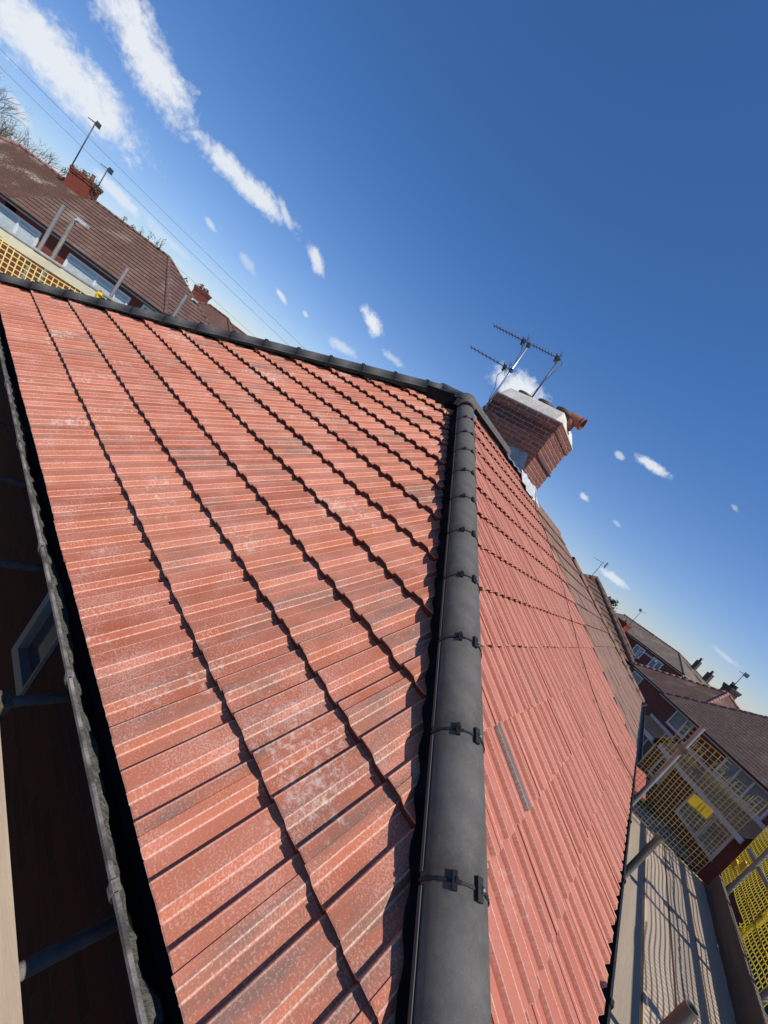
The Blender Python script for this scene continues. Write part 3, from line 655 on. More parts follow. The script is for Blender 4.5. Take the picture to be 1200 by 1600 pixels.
rb = random.Random(2); ms = [M['brick_red'], M['brick_red'], M['brick_brown']]
V = Vector
brick_face(V((CX0, CY0, 0)), V((0, 1, 0)), V((-1, 0, 0)), CY1 - CY0, 2.42, 3.38, 0, 0, ms, rb)
brick_face(V((CX0, CY0, 0)), V((1, 0, 0)), V((0, -1, 0)), CX1 - CX0, 2.42, 2.92, 0, 1, ms, rb)
brick_face(V((CX0, CY0, 0)), V((1, 0, 0)), V((0, -1, 0)), CX1 - CX0, 2.955, 3.38, 0.0, 0, ms, rb)
brick_face(V((CX0 - .02, CY0 - .02, 0)), V((0, 1, 0)), V((-1, 0, 0)), CY1 - CY0 + .04, 3.405, 3.56, 0, 1, ms, rb)
brick_face(V((CX0 - .02, CY0 - .02, 0)), V((1, 0, 0)), V((0, -1, 0)), CX1 - CX0 + .04, 3.405, 3.56, 0, 0, ms, rb)
mb = MB(); mb.box((CX0 - .004, CY0 - .030, 2.925), (CX1 + .03, CY0 + .01, 2.952)); mb.build('drip_course', M['pot_dark'], chim)
fl = MB(); zt = 3.575; nx = 10; rf = random.Random(9)
def fz(i, j, n=10):
    a, b = i / n, j / n; ed = min(a, b, 1 - a, 1 - b); return V((CX0 - .02 + (CX1 - CX0 + .05) * a, CY0 - .03 + (CY1 - CY0 + .06) * b, zt + min(ed * 6.5, 1) ** .45 * .23 + (rf.uniform(-.004, .004))))
G_ = [[fz(i, j) for j in range(11)] for i in range(11)]
for i in range(10):
    for j in range(10): fl.face([G_[i][j], G_[i + 1][j], G_[i + 1][j + 1], G_[i][j + 1]], True)
fl.box((CX0 - .02, CY0 - .03, 3.5625), (CX1 + .03, CY1 + .03, 3.575)); fl.build('flaunching', M['flaunch'], chim)
for (x, y, h, rr, m_) in ((6.60, 4.80, .15, .155, 'pot_dark'), (6.58, 4.36, .16, .15, 'pot_dark'), (6.58, 3.98, .17, .15, 'pot_dark')):
    pm = MB(); pm.tube((x, y, 3.70), (x, y, 3.72 + h), rr, 20, rr * .92); pm.tube((x, y, 3.72 + h * .55), (x, y, 3.72 + h), rr * 1.08, 20, rr * 1.05, smooth=True); pm.build('chimney_pot', M[m_], chim)
pm = MB(); pm.tube((6.62, 3.79, 3.66), (6.62, 3.79, 3.84), .085, 16, .08); pm.tube((6.62, 3.86, 3.86), (6.65, 3.61, 3.84), .095, 18, .095, caps=False); pm.tube((6.646, 3.645, 3.842), (6.65, 3.605, 3.84), .108, 18, .108, caps=False)
pm.tube((6.62, 3.87, 3.86), (6.62, 3.875, 3.86), .094, 16, .07)
po = pm.build('chimney_pot', M['terracotta'], chim); po['label'] = 'terracotta horizontal cowl with dark open end'
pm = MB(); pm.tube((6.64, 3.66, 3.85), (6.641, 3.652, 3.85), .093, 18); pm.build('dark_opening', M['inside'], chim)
# lead soakers and crumpled flashing at the stack base
lf = MB()
for i in range(8):
    a, b = CY0 + .0 + 1.0 * i / 8, CY0 + 1.0 * (i + 1) / 8; hh = lambda y: 2.93 - (y - CY0) * .15 + .02 * math.sin(y * 17) if y > CY0 + .04 else 2.64
    z0_ = lambda y: 2.3
    lf.face([(CX0 - .022, b, z0_(b)), (CX0 - .022, a, z0_(a)), (CX0 - .022, a, hh(a) - .03), (CX0 - .022, b, hh(b) - .03)])
lf.build('lead_flashing', M['lead'], chim)
cf = MB(); rc = random.Random(4); gx = [[None] * 9 for _ in range(5)]
for i in range(5):
    for j in range(9):
        x = CX0 - .10 + (j / 8) * 1.05; s_ = i / 4; y = CY0 - .30 + .29 * s_
        gx[i][j] = V((x + rc.uniform(-.015, .015), y + rc.uniform(-.012, .012) + (0.05 * rc.random() if i == 0 else 0), TB * y + BO + .03 + rc.uniform(0, .03) + (.07 if i == 4 else 0)))
for i in range(4):
    for j in range(8): cf.face([gx[i][j], gx[i][j + 1], gx[i + 1][j + 1], gx[i + 1][j]])
cf.build('apron_flashing', M['lead_light'], chim)

# ------------------------------------------------------------------ aerials
def yagi(parent, A, B, n, refl_at_b=True, el=.085):
    A, B = V(A), V(B); d = (B - A).normalized(); mb = MB(); mb.obox((A + B) / 2, (B - A) / 2, V((.006, 0, 0)), V((0, 0, .006))); mb.build('boom', M['alu_dark'], parent)
    s_ = d.cross(V((0, 0, 1))).normalized(); L_ = (B - A).length
    for k in range(n):
        c = A + d * (L_ * (k + .05) / (n + 2.2)); mb = MB(); mb.tube(c - s_ * el, c + s_ * el, .0045, 5); mb.tube(c - V((0, 0, .008)), c + V((0, 0, .035)), .007, 5); mb.build('element', M['alu_dark'], parent)
    c = A + d * (L_ * .87); mb = MB(); mb.tube(c - s_ * .15, c + s_ * .15, .009, 6); mb.obox(c, s_ * .035, d * .03, V((0, 0, .03))); mb.obox(c + V((0, 0, -.05)), s_ * .012, d * .02, V((0, 0, .03))); mb.build('dipole', M['alu_dark'], parent)
    mb = MB()
    for dz in (-.09, -.045, .045, .09):
        c = B + d * -.05 + V((0, 0, dz)); mb.tube(c - s_ * .13, c + s_ * .13, .004, 5)
    mb.obox(B - d * .05, s_ * .004, d * .004, V((0, 0, .1))); mb.build('reflector', M['alu_dark'], parent)
ae = thing('television_aerial', 'tall pale mast with two toothed aerials, left of the pair on the big chimney', 'aerial', (6.15, 5.06, 2.9), 'aerials on the big chimney')
mb = MB(); mb.tube((6.15, 5.055, 2.95), (6.15, 5.13, 4.58), .019, 10); mb.build('mast', M['alu'], ae)
mb = MB(); mb.tube((6.165, 5.03, 3.2), (6.21, 5.02, 3.2), .012, 6); mb.tube((6.165, 5.04, 3.02), (6.21, 5.04, 3.02), .012, 6); mb.obox((6.15, 5.065, 3.2), (.03, 0, 0), (0, .03, 0), (0, 0, .03)); mb.build('wall_bracket', M['alu_dark'], ae)
yagi(ae, (5.96, 5.88, 4.55), (6.13, 5.15, 4.55), 9); yagi(ae, (5.90, 5.97, 4.0), (6.14, 5.12, 4.0), 8)
mb = MB(); mb.obox((6.15, 5.128, 4.53), (.03, 0, 0), (0, .035, 0), (0, 0, .035)); mb.obox((6.15, 5.1, 4.0), (.028, 0, 0), (0, .03, 0), (0, 0, .03)); mb.build('mast_clamp', M['alu_dark'], ae)
mb = MB(); mb.path([V(q) for q in ((6.12, 5.2, 3.97), (6.09, 5.24, 3.8), (6.12, 5.15, 3.62), (6.13, 5.09, 3.35), (6.17, 4.99, 3.30), (6.165, 4.86, 3.1), (6.17, 4.6, 2.8), (6.17, 4.45, 2.62))], .005, 5); mb.build('lead_cable', M['cable'], ae)
mb = MB(); mb.path([V(q) for q in ((6.1, 5.25, 4.5), (6.13, 5.17, 4.4), (6.125, 5.11, 4.1), (6.13, 5.10, 3.9))], .005, 5); mb.build('lead_cable', M['cable'], ae)
ae2 = thing('television_aerial', 'thinner dark mast with one toothed aerial, right of the pair on the big chimney', 'aerial', (6.65, 4.70, 3.72), 'aerials on the big chimney')
mb = MB(); mb.tube((6.65, 4.70, 3.70), (6.65, 4.735, 4.75), .016, 10); mb.build('mast', M['alu_dark'], ae2)
yagi(ae2, (6.49, 5.33, 4.72), (6.64, 4.70, 4.72), 8)
mb = MB(); mb.path([V(q) for q in ((6.66, 4.71, 4.72), (6.70, 4.66, 4.68), (6.70, 4.76, 4.1), (6.66, 4.80, 3.74))], .004, 5); mb.build('lead_cable', M['cable'], ae2)

# ------------------------------------------------------------------ attached neighbour with brown tiles
nb = thing('attached_house', 'attached neighbour with old brown tiles, its slope runs on beyond the chimney', 'house', (9.8, 3.8, GZ))
sh = nB * -.06
def NP(x, y, d=0): return V((x, y, TB * y + BO)) + sh + nB * d
NE = 2 * LX
mb = MB(); mb.face([NP(LX + .03, .22, -.02), NP(NE, .22, -.02), NP(NE - 3.6, YR, -.02), NP(LX + .03, YR, -.02)])
hipc = V((NE, .22, 0)); mb.face([V((NE, .22, TB * .22 + BO - .08)), V((NE, 7.38, TB * .22 + BO - .08)), V((NE - 3.6, YR, TB * YR + BO - .08))])
mb.face([V((LX, 7.38, TB * .22 + BO - .08)), V((LX, YR, TB * YR + BO - .08)), V((NE - 3.6, YR, TB * YR + BO - .08)), V((NE, 7.38, TB * .22 + BO - .08))])
NR = mb.build('roof', M['brown_tile'], nb)
rg = random.Random(8); flat = None; TWb = .33; GB_ = .345
smx = (YR - .22) / math.cos(AB)
for k in range(12):
    s = k * GB_; y0_ = .22 + s * math.cos(AB)
    xmax = NE - s * math.cos(AB) * 1.005
    x = LX + .03 + (0 if k % 2 else -TWb / 2)
    while x < xmax - .03:
        a, b = max(x, LX + .03), min(x + TWb, xmax); ln = min(GB_ + .04, smx - s)
        if b - a > .04 and ln > .05:
            mb = MB(); dl = rg.uniform(-.004, .006); org_ = NP(0, y0_, 0)
            p = lambda u, q, h: V((u, 0, 0)) + V((0, org_.y, org_.z)) + upB * q + nB * (h + dl)
            g0 = .004
            mb.face([p(a + g0, 0, .035), p(b - g0, 0, .035), p(b - g0, ln, .006), p(a + g0, ln, .006)])
            mb.face([p(a + g0, 0, .0), p(b - g0, 0, .0), p(b - g0, 0, .035), p(a + g0, 0, .035)])
            mb.face([p(a + g0, ln, -.0), p(a + g0, 0, .0), p(a + g0, 0, .035), p(a + g0, ln, .006)])
            mb.build('tile', M['brown_tile'], NR)
        x += TWb
hd3 = V((-1, .995, TB)).normalized(); L3 = 4.45; t = 0
while t < L3:
    half_tile(V((NE, .22, TB * .22 + BO + .03)) + hd3 * t, hd3, .40, .10, M['brown_tile'], nb, name='hip_tile', n=8); t += .42
x = CX1 + .1
while x < NE - 3.5: half_tile(V((x, YR, TB * YR + BO - .035)), V((1, 0, 0)), .40, .10, M['brown_tile'], nb, name='ridge_tile', n=8); x += .42
mb = MB(); mb.face([NP(LX + .0, .2, .05), NP(LX + .035, .2, .05), NP(LX + .035, YR, .05), NP(LX, YR, .05)]); mb.face([NP(LX, .2, -.06), NP(LX, .2, .05), NP(LX, YR, .05), NP(LX, YR, -.06)]); mb.build('bonding_gutter', M['black_plastic'], nb)
gutter(nb, V((LX + .03, .15, .215)), V((1, 0, 0)), V((0, -1, 0)), LX + .1, M['black_plastic'])
mb = MB(); mb.box((LX + .02, .5, GZ), (NE - .3, 7.1, .03)); mb.build('wall', M['brick_dark'], nb)
mb = MB(); mb.path([V(q) for q in ((NE + .02, .1, .27), (NE - .3, .3, -.1), (NE - .5, .42, -.3), (NE - .5, .42, -3))], .035, 8); mb.build('downpipe', M['black_plastic'], nb)

# ------------------------------------------------------------------ houses round about
def stepped(mb, P0, P1, up_, nrm_, S, hl, hr, gauge, lift):
    e_ = (P1 - P0).normalized(); n = max(1, int(S / gauge))
    for k in range(n):
        a, b = S * k / n, S * (k + 1) / n + (.02 if k < n - 1 else 0)
        A0, A1 = P0 + e_ * hl * a + up_ * a, P1 - e_ * hr * a + up_ * a
        B0, B1 = P0 + e_ * hl * b + up_ * b, P1 - e_ * hr * b + up_ * b
        if (B1 - B0).dot(e_) < 0: B1 = B0 = (B0 + B1) / 2
        q = [A0 + nrm_ * lift, A1 + nrm_ * lift, B1 + nrm_ * .002, B0 + nrm_ * .002]; r_ = [A0, A1, A1 + nrm_ * lift, A0 + nrm_ * lift]
        if e_.cross(up_).dot(nrm_) < 0: q.reverse(); r_.reverse()
        mb.face(q); mb.face(r_)
def bg_house(name, label, cat, O, az, u0, u1, sb, dep, ze, zr, hip0, hip1, rm, wm, gauge=.2, lift=.03, over=.3, group=None, zg=GZ, ridge_m=None, seg_ridge=False, gut='black_plastic'):
    """front wall on v=0 between u0 and u1; the back lies at v=sb*dep; roof with hips or gables at either end"""
    F = frame(O, az); root = thing(name, label, cat, F((u0 + u1) / 2, sb * dep / 2, zg), group)
    zu = V((0, 0, 1)); e_ = F(1, 0, 0) - F(0, 0, 0); b_ = (F(0, 1, 0) - F(0, 0, 0)) * sb
    wl = MB(); wl.hexa([F(u0, 0, zg), F(u1, 0, zg), F(u1, sb * dep, zg), F(u0, sb * dep, zg), F(u0, 0, ze - .05), F(u1, 0, ze - .05), F(u1, sb * dep, ze - .05), F(u0, sb * dep, ze - .05)])
    half = dep / 2 + over; rise = zr - ze; S = math.hypot(half, rise)
    for (uu, hp) in ((u0, hip0), (u1, hip1)):
        if not hp: wl.face([F(uu, 0, ze - .05), F(uu, sb * dep, ze - .05), F(uu, sb * dep / 2, zr - .1)])
    wl.build('wall', wm, root)
    rf = MB(); U0, U1 = u0 - over, u1 + over
    for sgn, v0 in ((1, -over), (-1, dep + over)):
        up_ = (b_ * sgn * half + zu * rise).normalized(); nr = (zu * half - b_ * sgn * rise).normalized()
        stepped(rf, F(U0, sb * v0, ze), F(U1, sb * v0, ze), up_, nr, S, (half / S if hip0 else 0), (half / S if hip1 else 0), gauge, lift)
    for (uu, hp, sg) in ((U0, hip0, 1), (U1, hip1, -1)):
        if hp:
            up_ = (e_ * sg * half + zu * rise).normalized(); nr = (zu * half - e_ * sg * rise).normalized()
            stepped(rf, F(uu, -sb * over, ze), F(uu, sb * (dep + over), ze), up_, nr, S, half / S, half / S, gauge, lift)
    roof = rf.build('roof', rm, root)
    rm2 = ridge_m or rm
    ra = F(U0 + (half if hip0 else 0), sb * dep / 2, zr + .03); rb_ = F(U1 - (half if hip1 else 0), sb * dep / 2, zr + .03)
    lines = [(ra, rb_)]
    if hip0: lines += [(F(U0, -sb * over, ze + .05), ra), (F(U0, sb * (dep + over), ze + .05), ra)]
    if hip1: lines += [(F(U1, -sb * over, ze + .05), rb_), (F(U1, sb * (dep + over), ze + .05), rb_)]
    if seg_ridge:
        for a, b in lines:
            d = (b - a); Ln = d.length; d.normalize(); t = 0
            while t < Ln - .1: half_tile(a + d * t + zu * random.uniform(.02, .05), d, min(.42, Ln - t), .17, rm2, root, name='ridge_tile', n=6); t += .45
    else:
        mb = MB()
        for a, b in lines:
            n = max(1, int((b - a).length / .45))
            for i in range(n):
                p, q = a.lerp(b, i / n), a.lerp(b, (i + .96) / n); r0 = .11 + random.uniform(-.006, .01); mb.tube(p, q, r0, 7, r0 * .97)
        mb.build('ridge_tiles', rm2, root)
    gm = MB()
    c = (F(0, -sb * (over + .05), ze - .03) - F(0, 0, 0))
    gm.obox(F((U0 + U1) / 2, -sb * (over + .05), ze - .03), e_ * ((U1 - U0) / 2), b_ * .06, zu * .05); gm.build('gutter', M[gut], root)
    gm = MB(); gm.obox(F((U0 + U1) / 2, -sb * (over / 2), ze - .13), e_ * ((U1 - U0) / 2 - .02), b_ * (over / 2), zu * .04); gm.build('soffit', M['white_paint'], root)
    return root, F, roof
def win(root, F, sb, u0, u1, z0, z1, mull=(), trans=(), fm='upvc', pm='glass', t=.07, proud=.03, label=None):
    mb = MB(); zu = V((0, 0, 1)); e_ = F(1, 0, 0) - F(0, 0, 0); b_ = (F(0, 1, 0) - F(0, 0, 0)) * sb
    def bar(a, b, c, d): mb.obox(F((a + b) / 2, 0, (c + d) / 2) - b_ * proud, e_ * ((b - a) / 2), b_ * .04, zu * ((d - c) / 2))
    bar(u0, u1, z0, z0 + t); bar(u0, u1, z1 - t, z1); bar(u0, u0 + t, z0 + t, z1 - t); bar(u1 - t, u1, z0 + t, z1 - t)
    for m_ in mull: bar(m_ - t / 2, m_ + t / 2, z0 + t, z1 - t)
    for (a, b, z) in trans: bar(a, b, z - t * .4, z + t * .4)
    bar(u0 - .06, u1 + .06, z0 - .05, z0 - .002)
    o = mb.build('window', M[fm], root)
    mb = MB(); mb.obox(F((u0 + u1) / 2, 0, (z0 + z1) / 2) - b_ * (proud - .02), e_ * ((u1 - u0) / 2 - .01), b_ * .012, zu * ((z1 - z0) / 2 - .01)); mb.build('pane', M[pm], o)
    return o
def chimney(root, F, u, v, z0, z1, wu, wv, m, pots, pm='terracotta', corbel=True):
    mb = MB(); zu = V((0, 0, 1)); e_ = F(1, 0, 0) - F(0, 0, 0); b_ = F(0, 1, 0) - F(0, 0, 0)
    mb.obox(F(u, v, (z0 + z1) / 2), e_ * wu / 2, b_ * wv / 2, zu * (z1 - z0) / 2)
    if corbel:
        mb.obox(F(u, v, z1 - .22), e_ * (wu / 2 + .04), b_ * (wv / 2 + .04), zu * .08); mb.obox(F(u, v, z1 - .06), e_ * (wu / 2 + .07), b_ * (wv / 2 + .07), zu * .08)
    c = mb.build('chimney', m, root)
    for i in range(pots):
        p = F(u + (wu * .75) * ((i + .5) / pots - .5), v + random.uniform(-.05, .05), z1); h = random.uniform(.25, .45); mb = MB(); mb.tube(p, p + zu * h, .12, 10, .1); mb.tube(p + zu * (h - .06), p + zu * h, .125, 10, .125); mb.build('chimney_pot', M[pm], c)
    return c
def mast_aerial(label, P, h, n, d, r=.02, group=None):
    t_ = thing('television_aerial', label, 'aerial', P, group); P = V(P); mb = MB(); mb.tube(P, P + V((0, 0, h)), r, 6); mb.build('mast', M['alu_dark'], t_)
    d = V(d).normalized(); s_ = d.cross(V((0, 0, 1))); mb = MB(); c = P + V((0, 0, h - .1)); mb.tube(c - d * .25, c + d * .55, r * .6, 5)
    for k in range(n): q = c + d * (-.2 + .7 * k / n); mb.tube(q - s_ * .2, q + s_ * .2, r * .4, 4)
    mb.obox(c - d * .2, s_ * .2, d * .01, V((0, 0, .16))); mb.build('antenna', M['alu_dark'], t_)
    return t_

# left: pair of houses across the street
zH = .2
h1, F1, r1 = bg_house('semi_detached_house', 'house opposite with stepped brown tiles, right half of the pair under the overgrown chimney', 'house', (9.2, 28.35), -50.1, -9.9, -.3, 1, 8, .2, 3.15, False, True, M['roof_brown'], M['brick_orange'], gauge=.33, lift=.05, ridge_m=M['roof_brown'], over=.35)
h1b, F1b, r1b = bg_house('semi_detached_house', 'house opposite with pale mossy plain tiles, left half of the pair under the overgrown chimney', 'house', (9.2, 28.35), -50.1, -19.6, -10.6, 1, 8, .2, 3.1, True, False, M['roof_mossy'], M['brick_orange'], gauge=.2, lift=.02, ridge_m=M['pink_ridge'], over=.35)
win(h1, F1, 1, -6.3, -2.2, -1.5, -.2, mull=(-4.35, -3.1), trans=((-6.2, -2.3, -.55),), pm='blind', t=.11)
win(h1, F1, 1, -1.45, -.45, -1.5, -.05, trans=((-1.4, -.5, -.5),), pm='glass_pale', t=.11)
mb = MB(); mb.path([F1(-7.05, -.08, .1), F1(-7.05, -.08, -5)], .05, 8); mb.build('downpipe', M['black_plastic'], h1)
win(h1b, F1b, 1, -13.5, -8.1, -1.6, -.25, mull=(-11.3, -9.45), trans=((-13.4, -11.3, -.55), (-9.4, -8.2, -.55)), pm='blind', t=.12)
c1 = chimney(h1, F1, -11.1, 4, 2.4, 4.05, 1.5, .9, M['brick_orange'], 2)
# ivy and weeds on that chimney and along the ridge
def leaves(mb, c, rad, n, size, rng, flat=1.0):
    for _ in range(n):
        d = V((rng.gauss(0, 1), rng.gauss(0, 1), rng.gauss(0, 1) * flat)); d = d.normalized() * rad * rng.random() ** .4; p = V(c) + d
        a = V((rng.gauss(0, 1), rng.gauss(0, 1), rng.gauss(0, 1))).normalized(); b = a.orthogonal().normalized(); s_ = size * rng.uniform(.6, 1.3)
        mb.face([p - a * s_, p - b * s_ * .6, p + a * s_, p + b * s_ * .6])
rl = random.Random(12)
iv = MB()
for q in range(7): leaves(iv, F1(-11.7 + .28 * q, 3.75, 3.95 + rl.uniform(-.1, .2)), .33, 60, .06, rl)
leaves(iv, F1(-12.0, 3.6, 3.5), .3, 90, .06, rl)
tag(iv.build('ivy', M['leaf2']), 'dry ivy growing over the chimney of the opposite houses', 'ivy')
for i, u in enumerate((-7.9, -7.2, -6.6, -6.0, -5.4, -5.0)):
    mb = MB(); hgt = (.5, .35, .6, .75, .5, .9)[i]; base = F1(u, 4 - max(0, (u + 5.2)) * .8, 3.15)
    for s_ in range(4): mb.tube(base, base + V((rl.uniform(-.12, .12), rl.uniform(-.12, .12), hgt * rl.uniform(.6, 1))), .015, 4, .006)
    leaves(mb, base + V((0, 0, hgt * .6)), hgt * .4, 26, .05, rl, 1.4)
    tag(mb.build('weed', M['leaf2'], loc=base), ('weed nearest the overgrown chimney on the brown ridge opposite', 'smallest weed on the brown ridge opposite', 'weed in the middle of the brown ridge opposite', 'fourth weed from the overgrown chimney on the ridge opposite', 'weed next to the tallest one on the ridge opposite', 'tallest weed, where the opposite brown ridge meets its hip')[i], 'plant', 'weeds along the opposite ridge')
mast_aerial('tall thin aerial mast on the overgrown chimney opposite', tuple(F1(-12.3, 4, 4.0)), 3.2, 4, F1(-1, 0, 0) - F1(0, 0, 0), .035)
mast_aerial('short aerial mast at the right side of the overgrown chimney', tuple(F1(-10.3, 4, 3.5)), 1.9, 4, F1(-1, 0, 0) - F1(0, 0, 0), .03)
# houses further along on the left
h2, F2, _ = bg_house('semi_detached_house', 'brown hipped house right behind the opposite pair, with a weedy dark chimney', 'house', (16.5, 36.5), -48, -8.5, 1.5, 1, 8, -.5, 2.55, True, True, M['roof_clay'], M['brick_orange'], gauge=.2, lift=.02)
chimney(h2, F2, -5.6, 4, 1.6, 3.25, 1.2, .9, M['brick_dark'], 3)
iv = MB()
for q in range(4): leaves(iv, F2(-6.0 + .28 * q, 3.8, 3.3), .3, 45, .07, rl)
tag(iv.build('ivy', M['leaf2']), 'small weedy growth on the second chimney along the street', 'ivy')
h3, F3, _ = bg_house('semi_detached_house', 'low dark brown roof at the far end of the opposite row with red chimney', 'house', (24.5, 33.0), -48, -13, 1.2, 1, 8, -1.3, 1.75, True, True, M['roof_clay'], M['brick_orange'], gauge=.2, lift=.02)
chimney(h3, F3, -2.9, 4, .9, 2.75, 1.1, .8, M['brick_orange'], 2)
mast_aerial('thin aerial beside the red chimney of the far brown roof', tuple(F3(-2.2, 4, 1.9)), 1.4, 3, (1, -1, 0), .025)
h4, F4, _ = bg_house('gabled_house', 'small far house with pale gable and brown roof among the trees', 'house', (24.0, 48.0), -20, -3, 3, 1, 6, 0.1, 2.6, False, False, M['roof_clay'], M['render'], gauge=.3, lift=.02, over=.2)

# right: row beyond the scaffold
Y, FY, rY = bg_house('hipped_house', 'brick house on the right with big mauve tiled roof and pink hip tiles', 'house', (27.67, -5.39), 30, -9, 7.6, -1, 9.2, -.32, 4.0, True, True, M['roof_mauve'], M['brick_dark'], gauge=.2, lift=.010, ridge_m=M['pink_ridge'], seg_ridge=True, over=.3)
win(Y, FY, -1, 4.40, 6.15, -1.5, -.42, mull=(5.0,), trans=(), fm='upvc_grey', pm='glass_pale', t=.1)
win(Y, FY, -1, -1.6, 1.6, -1.6, -.42, mull=(-.3, .6), trans=(), fm='upvc_grey', pm='glass_pale', t=.1)
win(Y, FY, -1, -1.3, 1.6, -4.4, -2.7, mull=(-.1,), trans=((-1.2, 1.5, -3.1),), fm='upvc_grey', pm='glass_pale', t=.12)
win(Y, FY, -1, 3.5, 4.6, -4.3, -2.95, fm='upvc_grey', pm='glass', t=.12)
win(Y, FY, -1, 5.5, 7.2, -4.2, -2.95, mull=(6.3,), fm='upvc_grey', pm='glass', t=.12)
def canopy(u0, u1, z_hi, z_lo, out_):
    mb = MB(); b_ = FY(0, 1, 0) - FY(0, 0, 0); P0 = FY(u0, out_, z_lo); P1 = FY(u1, out_, z_lo); up_ = (-b_ * out_ + V((0, 0, z_hi - z_lo))); S = up_.length; up_.normalize(); e_ = FY(1, 0, 0) - FY(0, 0, 0); nr = e_.cross(up_); nr = nr if nr.z > 0 else -nr
    stepped(mb, P0, P1, up_, nr, S, 0, 0, .11, .03); mb.build('porch_roof', M['roof_canopy'], Y)
    mb = MB(); mb.obox(FY((u0 + u1) / 2, .06, z_hi + .08), e_ * (u1 - u0) / 2, b_ * .07, V((0, 0, .10))); mb.build('porch_flashing', M['white_paint'], Y)
    mb = MB(); mb.obox(FY((u0 + u1) / 2, out_ - .02, z_lo - .16), e_ * (u1 - u0) / 2, b_ * .04, V((0, 0, .13))); mb.build('porch_fascia', M['upvc_grey'], Y)
canopy(4.8, 7.5, -1.95, -2.55, .9); canopy(-2.5, 4.2, -1.75, -2.45, .9)
cy = chimney(Y, FY, -6, -4.6, 2.5, 4.2, 1.1, .8, M['brick_dark'], 3)
X, FX, _ = bg_house('hipped_house', 'smaller brick house with reddish-brown roof behind the corner of the mauve roof', 'house', (38.5, -2.2), 30, -2, 6.2, -1, 8, -.45, 2.3, True, True, M['roof_brown'], M['brick_dark'], gauge=.2, lift=.02, ridge_m=M['pink_ridge'], over=.2)
win(X, FX, -1, 3.9, 5.5, -1.9, -.75, fm='upvc_grey', pm='glass_pale', t=.1)
win(X, FX, -1, 1.0, 3.0, -4.6, -3.2, fm='upvc_grey', pm='glass', t=.12)
chimney(X, FX, 2.7, -4.5, 1.2, 2.9, .85, .7, M['pot_dark'], 3, 'pot_dark')  # stack coloured near black to read as an unlit silhouette
mast_aerial('aerial above the dark chimney behind the mauve roof', tuple(FX(2.8, -4.5, 2.9)), 1.5, 4, FX(1, 0, 0) - FX(0, 0, 0), .025)
Z, FZ, _ = bg_house('terraced_house', 'far brick terrace with long grey lichened roof', 'house', (54, -2.0), 55, -.8, 12, -1, 9, 1.5, 3.1, True, False, M['roof_grey'], M['brick_dark'], gauge=.25, lift=.03, over=.2)
for u in (1.2, 3.6, 8.6): win(Z, FZ, -1, u, u + 1.25, -.1, 1.1, mull=(u + .6,), fm='upvc', pm='glass_pale', t=.1)
chimney(Z, FZ, 7.3, .6, -2, 2.3, 1.3, .9, M['brick_orange'], 1)
chimney(Z, FZ, 1.6, -4.5, 2.6, 3.7, .4, .4, M['pot_dark'], 1, 'pot_dark', False)
chimney(Z, FZ, .2, -4.9, 2.3, 3.3, .5, .5, M['pot_dark'], 1, 'pot_dark', False)
mast_aerial('thin aerial mast on the small chimney in front of the grey roof', tuple(FZ(6.9, .3, 1.6)), 3.0, 4, (-.5, -.8, 0), .03)
N2, FN, _ = bg_house('hipped_house', 'brown hipped roof just beyond the attached neighbour', 'house', (20.6, 1.2), 2, 0, 9, 1, 6.5, .55, 2.75, True, True, M['roof_brown'], M['brick_dark'], gauge=.33, lift=.04, over=.25)
mast_aerial('small aerial on the hipped roof beyond the neighbour', tuple(FN(4.2, 3.6, 2.7)), 1.1, 3, (0, 1, 0), .015)
# outbuilding with bright felt roof below the scaffold end
ob = thing('outbuilding', 'low outbuilding with bright red felt roof seen just past the gutter end', 'outbuilding', (16.7, -.4, GZ))
mb = MB(); mb.box((15.35, -1.3, GZ), (18.0, .9, -2.1)); mb.build('wall', M['brick_dark'], ob)
mb = MB(); mb.box((15.25, -1.42, -2.1), (18.1, 1.0, -2.0)); mb.build('roof', M['felt_red'], ob)

# ------------------------------------------------------------------ scaffold on the long side
DZ = -.30
s1 = thing('scaffold', 'scaffold with boarded deck and tubes along the long eaves on the right', 'scaffold', (4, -.4, GZ))
for i, (y0_, y1_) in enumerate(((.13, -.085), (-.095, -.305), (-.325, -.540), (-.554, -.772), (-.788, -1.005))):
    for (xa, xb) in ((-1.2, 2.7), (2.71, 6.62)):
        xa_, xb_ = (xa + .13 * (i % 2), xb + (.13 * (i % 2) if xb < 5 else 0)); zz = DZ + random.uniform(-.003, .003)
        mb = MB(); mb.box((xa_, y1_, zz - .038), (xb_, y0_, zz)); mb.build('scaffold_board', M['board'], s1)
mb = MB(); mb.box((-1.2, -1.065, DZ - .02), (6.62, -1.028, DZ + .215)); mb.build('toe_board', M['board_dark'], s1)
def std(parent, x, y, z0, z1, m='steel', r=.0242, name='standard'):
    mb = MB(); mb.tube((x, y, z0), (x, y, z1), r, 18, caps=False); mb.tube((x, y, z0), (x, y, z1 - .001), r - .004, 18, caps=False)
    mb.tube((x, y, z1 - .12), (x, y, z1 - .121), r - .0045, 18)
    n = 18
    for k in range(n):
        a, b = 2 * math.pi * k / n, 2 * math.pi * (k + 1) / n
        mb.face([(x + math.cos(a) * r, y + math.sin(a) * r, z1), (x + math.cos(b) * r, y + math.sin(b) * r, z1), (x + math.cos(b) * (r - .004), y + math.sin(b) * (r - .004), z1), (x + math.cos(a) * (r - .004), y + math.sin(a) * (r - .004), z1)])
    return mb.build(name, M[m], parent)
std(s1, 1.93, .075, GZ, .57, 'steel_dirty'); std(s1, 3.8, .07, GZ, .455, 'steel_dirty'); std(s1, 5.6, .06, GZ, 1.175, 'steel')
for x in (-.8, 2.9, 4.78, 6.5): std(s1, x, -1.13, GZ, 1.55, 'steel')
